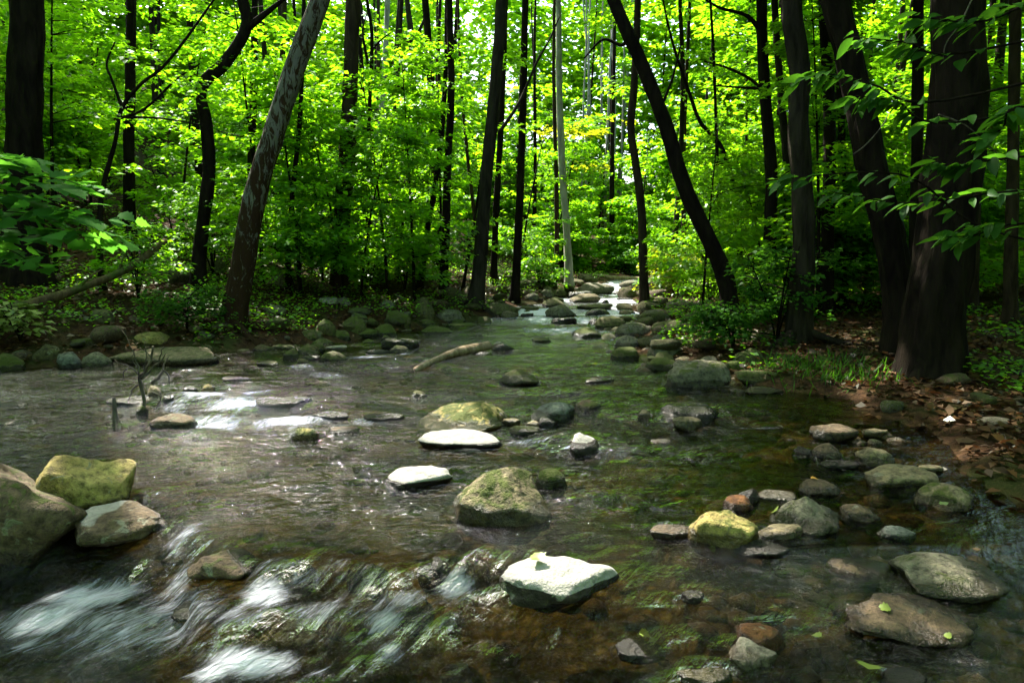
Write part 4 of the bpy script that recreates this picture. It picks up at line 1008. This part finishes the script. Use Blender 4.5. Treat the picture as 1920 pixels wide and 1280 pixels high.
while n < 46:
    Y = rnd.uniform(11.5, 32); X = float(edgeR(Y)) + rnd.uniform(1.5, 2.5 + .5 * Y)
    if abs(X / Y) > .82: continue
    sapling(X, Y, rnd.uniform(2.2, 6.5), rnd.uniform(1.1, 1.9), 34, 80, .085 + .0038 * Y, 'leafy green sapling in the understorey of the right side', 'saplings of the understorey', 100 + n); n += 1
n = 0
while n < 40:
    Y = rnd.uniform(30.5, 44); X = 6.5 + rnd.uniform(-11, 10)
    if Y < 32 and in_stream(X, Y, .4): continue
    sapling(X, Y, rnd.uniform(3, 8), rnd.uniform(1.6, 2.6), 34, 70, .24, 'leafy green sapling closing the view beyond the rapids', 'saplings of the understorey', 200 + n); n += 1
for n in range(12):
    Y = 29.6 + 3.4 * rnd.random(); X = 4.6 + .62 * (Y - 29.6) + rnd.uniform(-3.4, 3.4)
    if Y < 31 and in_stream(X, Y, .3): Y = 31.6 + rnd.random()
    sapling(X, Y, rnd.uniform(.9, 2.2), rnd.uniform(1.0, 1.5), 30, 60, .17, 'low green shrub above the fallen trunk at the head of the rapids', 'shrubs at the head of the rapids', 260 + n, 'shrub', None, .15, 3, 'shrub')
def shrub_px(px, py, hgt, rad, nspr, k, leaf, label, seed, mat=None, name='shrub', stems=4):
    b = hit(px, py, ground)
    return sapling(b[0], b[1], hgt, rad, nspr, k, leaf, label, None, 300 + seed, name, mat, .25, stems, 'shrub')
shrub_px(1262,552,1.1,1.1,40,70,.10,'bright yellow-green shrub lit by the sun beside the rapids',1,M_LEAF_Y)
shrub_px(1330,566,1.0,1.0,36,60,.09,'yellow-green shrub between the lit one and the leaning black trunk',2)
shrub_px(1375,655,.55,.75,44,55,.07,'low ferny green plant among the boulders of the right bank',3,M_LEAF_SHADED,'fern_clump',6)
shrub_px(1420,600,1.0,.9,40,60,.08,'dim green shrub under the leaning black trunk',4)
shrub_px(1560,585,1.5,1.0,44,60,.09,'dark green shrub right of the grey-barked tree',5,M_LEAF_SHADED)
shrub_px(1620,560,1.4,1.0,40,60,.09,'dark green shrub behind the leaning thick trunk',6,M_LEAF_SHADED)
shrub_px(1455,640,1.3,.6,26,50,.09,'leafy sprig crossing the grey-barked tree low down',7,M_LEAF_SHADED)
shrub_px(350,620,.5,.8,36,50,.07,'low leafy plants at the left foot of the patchy-barked tree',8,M_LEAF_SHADED)
shrub_px(560,560,1.5,1.1,46,60,.09,'bright green shrub on the slope right of the patchy-barked tree',9)
shrub_px(400,520,1.6,1.2,46,60,.09,'green shrub behind the patchy-barked tree',10)
shrub_px(690,545,.9,.9,36,55,.09,'low green shrub at the foot of the flared brown trunk',11)
shrub_px(760,545,1.1,1.0,40,55,.10,'green shrub between the flared brown trunk and the paired stems',12)
shrub_px(260,560,1.2,1.0,36,55,.09,'dim green shrub on the left hillside',13)
shrub_px(1010,540,1.0,1.0,36,55,.11,'green shrub behind the pile of pale boulders',14)
shrub_px(40,640,.5,.5,12,22,.12,'small plant with leaves painted pale as if brightly lit on the left bank at the frame edge',15,M_FALLEN)  # paler leaf material paints in the light on these leaves

# ---- lobed maple leaf and long pointed leaf
def lobed(n_l=5):
    pts = []
    prof = [(0, .02), (.10, .30), (.16, .48), (.28, .40), (.36, .60), (.50, .36), (.62, .40), (.72, .20), (1.0, 0)]
    R_ = [(x, y) for x, y in prof]; Lp = [(x, -y) for x, y in prof[-2::-1]]
    o = R_ + Lp
    V = [(y, x, .10 * abs(y) - .12 * x * x) for x, y in o]
    V.append((0, .42, 0.0)); c = len(V) - 1
    return np.array(V), [[i, (i + 1) % c, c] for i in range(c)]
def pointed():
    us = np.linspace(0, 1, 7); wd = .20 * np.sin(np.pi * us ** .8) ** .9
    V, F = [], []
    for u, w_ in zip(us, wd):
        z = -.22 * u * u
        V += [(-w_, u, z + .25 * w_), (0, u, z), (w_, u, z + .25 * w_)]
    for i in range(6):
        a = i * 3
        F += [[a, a + 1, a + 4, a + 3], [a + 1, a + 2, a + 5, a + 4]]
    return np.array(V), F
def leaf_me(geo, mat, tint): V, F = geo; return mesh_data('leaf', V, F, mat, True, {'tint': ('FACE', np.full(len(F), tint))})
MAPLE = [leaf_me(lobed(), M_MAPLE, t) for t in (.2, .5, .9)]
POINT = [leaf_me(pointed(), M_LEAF_SHADED, t) for t in (.2, .5, .9)]
def place_leaf(me, p, az, tilt, roll, s, parent, base):
    o = obj('leaf', me, parent); o.location = [float(c) for c in (np.asarray(p) - base)]
    o.rotation_euler = (tilt, roll, az); o.scale = (s, s, s); return o
# maple sapling of the left bank reaching into the frame
B = np.array([-6.9, 7.6, float(ground(-6.9, 7.6))])
mp = empty('maple_sapling', B); tag(mp, 'maple sapling with broad lobed leaves hanging in at the left edge', 'sapling')
twigs = [[(-60,330),(40,330),(110,335),(160,350)],[(-60,370),(30,360),(110,380),(180,400)],[(-60,420),(40,430),(120,435),(200,450)],[(-60,450),(20,470),(60,495)],[(-60,300),(20,300),(60,300)],[(-60,390),(50,400),(130,410)]]
tp = [tube(catmull([B + [0, 0, -.05], B + [.1, -.2, 1.0], at_y(-120, 380, 7.0), at_y(-100, 250, 7.0)], 16), np.linspace(.035, .012, 16), 7)]
leafpos = []
for tw in twigs:
    q = catmull([at_y(-110, 370, 7.0)] + [at_y(a, b, 6.6 - .25 * i) for i, (a, b) in enumerate(tw)], 20)
    V, F = tube(q, np.linspace(.010, .003, 20), 5); br = obj('branch', mesh_data('branch', V - B, F, M_BARK['dark'], True), mp)
    for i in range(4, 20):
        for r_ in range(3): leafpos.append((br, q[i] + np.array([rnd.gauss(0, .10), rnd.gauss(0, .16), rnd.gauss(-.02, .035)])))
V, F = join(tp); obj('stem', mesh_data('stem', V - B, F, M_BARK['dark'], True), mp)
for br, p in leafpos:
    place_leaf(rnd.choice(MAPLE), p, rnd.gauss(math.pi * 1.35, .9), rnd.gauss(-.15, .25), rnd.gauss(0, .3), rnd.uniform(.13, .21), br, B)
# hickory with long leaves at the right
B = np.array([5.1, 5.6, float(ground(5.1, 5.6))])
hk = empty('hickory_sapling', B); tag(hk, 'dark sapling with long pointed leaves hanging across the right-hand trunks', 'sapling')
stem = catmull([B + [0, 0, -.1], B + [-.05, 0, 1.2], B + [-.1, .1, 2.6], B + [-.2, .1, 4.6]], 18)
tp = [tube(stem, np.linspace(.04, .012, 18), 8)]
for i, (h_, tw, Yd) in enumerate([(2.9,[(1760,190),(1640,160),(1560,140),(1500,150)],5.0),(2.6,[(1780,230),(1680,190),(1600,180)],5.0),(3.2,[(1800,100),(1700,80),(1600,70)],5.1),(2.2,[(1860,300),(1790,310),(1740,315)],5.0),(1.6,[(1900,420),(1830,440),(1770,445)],5.0),(1.3,[(1850,430),(1700,330),(1520,330),(1470,340)],5.4),(3.8,[(1900,20),(1800,40),(1720,30)],5.0),(1.9,[(1880,360),(1700,380),(1560,360)],5.6),(2.4,[(1920,200),(1880,240),(1840,270)],4.6)]):
    q = catmull([np.array([np.interp(h_, stem[:, 2] - B[2], stem[:, c]) for c in range(3)])] + [at_y(a, b, Yd) for a, b in tw], 22)
    V, F = tube(q, np.linspace(.012, .003, 22), 5); br = obj('branch', mesh_data('branch', V - B, F, M_BARK['dark'], True), hk)
    for j in range(6, 22):
        for s_ in (-1, 1):
            dirv = q[min(j + 1, 21)] - q[j - 1]; az = math.atan2(dirv[1], dirv[0]) - math.pi / 2 + s_ * rnd.uniform(.3, 1.1)
            place_leaf(rnd.choice(POINT), q[j] + np.array([0, 0, rnd.gauss(0, .02)]), az, rnd.gauss(-.30, .25), rnd.gauss(0, .4), rnd.uniform(.12, .20), br, B)
V, F = join(tp); obj('stem', mesh_data('stem', V - B, F, M_BARK['dark'], True), hk)

# ------------------------------------------------------------------ far wood all round, plus unseen near canopy added for shade (one mass)
rng = np.random.default_rng(77)
m = 3400
th = rng.uniform(0, 2 * np.pi, m); rr_ = rng.uniform(44, 62, m)
ox, oy = rr_ * np.sin(th), 8 + rr_ * np.cos(th)
back = oy < 4
oz = ground(ox, oy) + rng.uniform(.5, 17, m) * np.where(back, .8, 1)
cl = ~((np.abs(np.arctan2(ox, oy) - .20) < .03) & (oz > 8))
O = np.stack([ox, oy, oz], -1)[cl]
mb = 1500
O2 = np.stack([rng.uniform(-30, 30, mb), rng.uniform(-32, -3, mb), rng.uniform(3.5, 16, mb)], -1)  # unseen near foliage behind the camera, added to cut sky light
O2 = O2[(O2[:, 0] > 2.5) | (O2[:, 0] < -5.5) | (O2[:, 1] < -8)]
O5 = np.stack([rng.uniform(-34, 36, 2600), rng.uniform(38, 54, 2600), rng.uniform(0, 17, 2600)], -1); O5[:, 2] += ground(O5[:, 0], O5[:, 1])
O6 = np.stack([rng.uniform(-24, 26, 2600), rng.uniform(42, 58, 2600), rng.uniform(9, 26, 2600)], -1)
O3 = np.stack([rng.uniform(7.5, 34, 1500), rng.uniform(-6, 16, 1500), rng.uniform(1.0, 15, 1500)], -1); O3[:, 2] += ground(O3[:, 0], O3[:, 1]); O3 = O3[(O3[:, 0] > 1.05 * O3[:, 1] + 3) | (O3[:, 2] > 7.5)]  # unseen foliage out to the right, added to darken that bank
O4 = np.stack([rng.uniform(-36, -9.5, 1700), rng.uniform(-8, 16, 1700), rng.uniform(1.0, 14, 1700)], -1); O4[:, 2] += ground(O4[:, 0], O4[:, 1]); O4 = O4[(O4[:, 0] < -1.05 * O4[:, 1] - 3) | (O4[:, 2] > 9)]  # unseen foliage out to the left, added to block open sky
O = np.vstack([O, O2, O3, O4, O5, O6]); m = len(O)
P, D, N, L, W, Tn = sprays(rng, O, rng.uniform(0, 6.28, m), rng.uniform(1.8, 3.2, m), rng.normal(0, .2, m), 18, .6)
kf = keep(P, rng, False); P, D, N, L, W, Tn = P[kf], D[kf], N[kf], L[kf], W[kf], Tn[kf]
m7 = 2300
O7 = np.stack([rng.uniform(-48, 52, m7), rng.uniform(62, 69, m7), rng.uniform(0, 33, m7)], -1); O7[:, 2] = np.maximum(O7[:, 2], ground(O7[:, 0], O7[:, 1]) + .5)
b7 = sprays(rng, O7, rng.uniform(0, 6.28, m7), rng.uniform(2.2, 3.6, m7), rng.normal(0, .25, m7), 16, .8)
P, D, N, L, W, Tn = [np.concatenate(z) for z in zip((P, D, N, L, W, Tn), b7)]
V, F = leaf_geo(P, D, N, L, W)
fw = obj('far_wood_and_shade_canopy', mesh_data('far_wood_and_shade_canopy', V, F, M_LEAF, False, {'tint': ('FACE', Tn)})); fw['kind'] = 'stuff'
tag(fw, 'distant green foliage closing off the wood, with unseen nearer canopy added for shade', 'foliage')

# ------------------------------------------------------------------ leaf litter and ground cover (stuff)
rng = np.random.default_rng(88)
m = 52000
y = 3 + 24 * rng.random(m) ** 1.25; x = rng.uniform(-.85, .85, m) * y
bd, lf = bankd(x, y); ok = (bd > .12) & (rng.random(m) < np.where(bd > .4, 1, .3))
x, y = x[ok], y[ok]; m = len(x)
P = np.stack([x, y, ground(x, y) + .012 + .03 * rng.random(m)], -1)
a = rng.uniform(0, 6.28, m); D = np.stack([np.cos(a), np.sin(a), rng.normal(0, .25, m)], -1); D /= np.linalg.norm(D, axis=1)[:, None]
N = np.stack([rng.normal(0, .4, m), rng.normal(0, .4, m), np.ones(m)], -1); N -= (N * D).sum(1)[:, None] * D; N /= np.linalg.norm(N, axis=1)[:, None]
L = rng.uniform(.05, .12, m)
V, F = leaf_geo(P, D, N, L, L * .65, .25)
lo_ = obj('leaf_litter', mesh_data('leaf_litter', V, F, M_LITTER, False, {'tint': ('FACE', rng.random(m))})); lo_['kind'] = 'stuff'
tag(lo_, 'brown dead leaves strewn over both banks', 'leaf litter')
m = 90000
y = 6 + 24 * rng.random(m) ** 1.1; x = rng.uniform(-.85, .85, m) * y
bd, lf = bankd(x, y); den = fbm(x * .8, y * .8, octaves=2, seed=91)
ok = (bd > .35) & (den > np.where(lf, np.where(x < -.47 * y, .35, -.15), np.where((x > 3.9) | (y < 9.5), .3, -.1)))
x, y = x[ok], y[ok]; m = len(x)
P = np.stack([x, y, ground(x, y) + .03 + .22 * rng.random(m) ** 1.5], -1)
a = rng.uniform(0, 6.28, m); D = np.stack([np.cos(a), np.sin(a), rng.normal(.05, .3, m)], -1); D /= np.linalg.norm(D, axis=1)[:, None]
N = np.stack([rng.normal(0, .35, m), rng.normal(0, .35, m), np.ones(m)], -1); N -= (N * D).sum(1)[:, None] * D; N /= np.linalg.norm(N, axis=1)[:, None]
L = rng.uniform(.04, .09, m)
V, F = leaf_geo(P, D, N, L, L * .6)
gc = obj('ground_cover', mesh_data('ground_cover', V, F, M_LEAF, False, {'tint': ('FACE', rng.random(m))})); gc['kind'] = 'stuff'
tag(gc, 'small green plants carpeting the banks', 'ground cover')
# grass tufts on the right bank
c = [hit(a_, b_, ground) for a_, b_ in [(1450,690),(1480,690),(1510,700),(1540,705),(1580,700),(1620,705),(1560,715),(1500,680),(1600,690)]]
m = 520; ci = rng.integers(0, len(c), m); C0 = np.array(c)[ci]
x, y = C0[:, 0] + rng.normal(0, .22, m), C0[:, 1] + rng.normal(0, .24, m)
P = np.stack([x, y, ground(x, y)], -1); a = rng.uniform(0, 6.28, m)
D = np.stack([np.cos(a) * .7, np.sin(a) * .7, rng.uniform(.4, 1.2, m)], -1); D /= np.linalg.norm(D, axis=1)[:, None]
N = np.cross(D, np.stack([-np.sin(a), np.cos(a), a * 0], -1)); N /= np.linalg.norm(N, axis=1)[:, None]
L = rng.uniform(.10, .22, m)
V, F = leaf_geo(P, D, N, L, L * 0 + .012)
gr = obj('grass', mesh_data('grass', V, F, M_LEAF_SHADED, False, {'tint': ('FACE', rng.random(m))})); gr['kind'] = 'stuff'
tag(gr, 'green grass tufts along the right bank edge', 'grass')

# ------------------------------------------------------------------ fallen wood
def log(name, label, P, r0, r1, bark, cat='log', n=30, stubs=(), rough=.15, seed=0):
    P = np.array(P, float); B = P.mean(0)
    root = empty(name, B); tag(root, label, cat)
    Q = catmull(P, n); V, F = tube(Q, np.linspace(r0, r1, n) * (1 + .12 * np.sin(np.linspace(0, 9, n) + seed)), 12, rough, seed, .05)
    obj('stem', mesh_data('stem', V - B, F, M_BARK[bark], True), root)
    for (t, vec, r) in stubs:
        o_ = Q[int(t * (n - 1))]; Vs_, Fs_ = tube(catmull([o_, o_ + np.array(vec) * .55 + np.array([0, 0, .03]), o_ + np.array(vec)], 8), np.linspace(r, r * .35, 8), 6, .15, 3)
        obj('branch', mesh_data('branch', Vs_ - B, Fs_, M_BARK[bark], True), root)
    return root
a = hit(778, 690, water0)
log('driftwood', 'barkless tan driftwood log with a crook lying in the stream', [a + [0, 0, -.04], at_y(800, 683, a[1] + .1) , at_y(845, 664, a[1] + .7), at_y(880, 655, a[1] + 1.1), at_y(916, 648, a[1] + 1.5)], .035, .075, 'drift', 'driftwood', seed=2, stubs=[(.98, (.08, .1, -.02), .04)])
a = hit(2, 582, ground)
log('fallen_log', 'long mossy log sloping up the left hillside', [at_y(-40, 600, 9.0), at_y(60, 570, 9.6), at_y(150, 540, 10.2), at_y(240, 503, 11.0), at_y(310, 452, 11.8)], .085, .05, 'log', stubs=[(.5, (.3, .2, .3), .02), (.7, (.1, .2, .4), .02)])
a = hit(620, 548, ground)
log('fallen_log', 'short brown log sloping down beside the flared brown trunk', [at_y(505, 500, a[1] + .2), at_y(560, 522, a[1] + .1), at_y(622, 546, a[1])], .08, .10, 'log')
a = hit(1080, 527, ground)
log('fallen_log', 'straight fallen trunk bridging the top of the far rapids', [at_y(1075, 519, 28.5), at_y(1130, 521, 28.6), at_y(1200, 525, 28.8), at_y(1260, 528, 29)], .16, .11, 'drift')
log('fallen_log', 'brown log half hidden in leaf litter behind the cobble bank', [at_y(690, 560, 15.0), at_y(760, 562, 15.3), at_y(850, 566, 15.6)], .07, .06, 'log')
log('dead_stick', 'thin dead stick resting against the split boulder', [at_y(1315, 612, 11.2), at_y(1328, 592, 11.6), at_y(1350, 578, 12.2)], .02, .013, 'dead', 'stick')
log('dead_stick', 'pale bent stick standing in the undergrowth of the left bank', [at_y(742, 552, 14.5), at_y(762, 566, 14.4), at_y(776, 580, 14.2)], .022, .012, 'dead', 'stick')
# dead branch standing in the riffle
b0 = hit(272, 772, water0); Yb = b0[1] + .05
root = empty('dead_branch', b0); tag(root, 'bleached dead branch with many twigs standing in the riffle', 'branch')
def bq(pts, w0, w1, nm, k=14, par=root):
    q = catmull([at_y(p[0], p[1], Yb + (p[2] if len(p) > 2 else 0)) for p in pts], k)
    q[1:] += np.stack([fbm(q[1:, 0] * 23, q[1:, 2] * 23, octaves=2, seed=3 + i_) for i_ in range(3)], -1) * .012
    V, F = tube(q, np.linspace(w0 * .95, w1 * 1.1, k) * Yb / FPX / 2, 6, .2, int(w0 * 7))
    return obj(nm, mesh_data(nm, V - b0, F, M_BARK['dead'], True), par)
bq([(274,785),(270,755),(266,720),(264,705),(280,682),(286,650)], 9, 4, 'stem', 20)
for q_, w0 in [([(264,710),(285,692),(303,675),(312,662)], 6), ([(268,725),(255,722),(246,735),(241,755)], 6), ([(285,720,.1),(300,702,.15),(306,690,.2),(315,668,.2)], 9), ([(264,705),(240,685),(215,675)], 3), ([(262,705),(255,680),(245,650),(230,620)], 3), ([(305,692),(315,705),(316,720)], 3), ([(296,685),(302,660),(310,650)], 3), ([(256,690),(248,675),(250,660)], 2.5), ([(285,735,.1),(300,745,.1),(296,760,.1),(290,770,.1)], 5), ([(240,690),(232,700),(230,712)], 2), ([(283,670),(270,655),(272,640)], 2), ([(264,705),(275,668),(262,650)], 3)]:
    bq(q_, w0, 1.2, 'twig', 10)
b1 = hit(219, 797, water0)
log('dead_stub', 'short dark wooden stub poking out of the riffle', [b1 + [0, 0, -.05], b1 + [-.01, 0, .10], b1 + [-.02, .02, .24]], .03, .012, 'dead', 'stub', 12)
# vines at the right
for k, (lb, pp) in enumerate([('pale bare vine crossing the leaning thick trunk', [(1600,290),(1625,270),(1655,235),(1665,215)]), ('pale bare vine hanging from the top across the thickest trunk', [(1822,0),(1800,45),(1775,80),(1768,110)]), ('thin pale vine drooping across the thickest trunk lower down', [(1760,215),(1810,235),(1850,270),(1890,305)])]):
    log('vine', lb, [at_y(a_, b_, 6.1) for a_, b_ in pp], .006, .004, 'dead', 'vine', 18)

# ------------------------------------------------------------------ fallen leaves
FL = {'g': leaf_me(lobed(), M_FALLEN, .6), 'o': leaf_me(lobed(), M_FALLEN_O, .5)}
def fallen(px, py, s, c, label, az=0.0, lift=0.006):
    d = Vector(ray(px, py)); o_ = Vector((0, 0, CAM_H)); best = None
    for t in BVH.values():
        h = t.ray_cast(o_, d.normalized())
        if h[0] is not None and (best is None or h[3] < best[1]): best = (h[0], h[3], h[1])
    p = hit(px, py); dw = (Vector(p) - o_).length
    if best is not None and best[1] < dw + .05: loc, nrm = best[0], best[2]
    else: loc, nrm = Vector(p) + Vector((0, 0, .012)), Vector((0, 0, 1))
    q = obj('fallen_leaf', FL[c]); q.location = loc + nrm * lift
    e = nrm.to_track_quat('Z', 'Y'); from mathutils import Quaternion
    q.rotation_mode = 'QUATERNION'; q.rotation_quaternion = e @ Quaternion((0, 0, 1), az); s *= .78; q.scale = (s, s * .9, s * 2.2)
    tag(q, label, 'leaf'); return q
fallen(1670,1143,.085,'g','green maple leaf lying on the big flat brown slab',.7)
fallen(1628,1262,.11,'g','large pale green leaf at the bottom edge',2.6)
fallen(1198,1192,.075,'g','yellow-green leaf caught on the wet dark slab',1.2)
fallen(1540,1200,.06,'g','green leaf floating in the dark shallows',4.0)
fallen(1520,898,.07,'o','orange leaf on the rounded rock in the shallows',.4)
fallen(1458,958,.07,'g','bright green leaf between the ochre block and the peaked boulder',2.0)
fallen(1708,922,.08,'g','green leaf at the foot of the humped tan boulder',.3)
fallen(1342,1026,.06,'g','green leaf at the waterline of the ochre-green block',1.7)
fallen(1784,1196,.05,'g','tiny pale leaf right of the big flat brown slab',.9)
fallen(1572,858,.06,'g','yellow leaf behind the wedge rock',.9)
fallen(1012,1058,.10,'g','green maple leaf caught behind the white-topped boulder',.5,.03)
fallen(1770,948,.06,'g','pale leaf at the foot of the smooth olive boulder',.2)
a = hit(925, 1085, water0)
log('twig', 'thin reddish twig lodged behind the white-topped boulder', [at_y(925, 1088, 3.22), at_y(965, 1072, 3.3), at_y(1010, 1055, 3.38)], .005, .004, 'log', 'twig', 12)
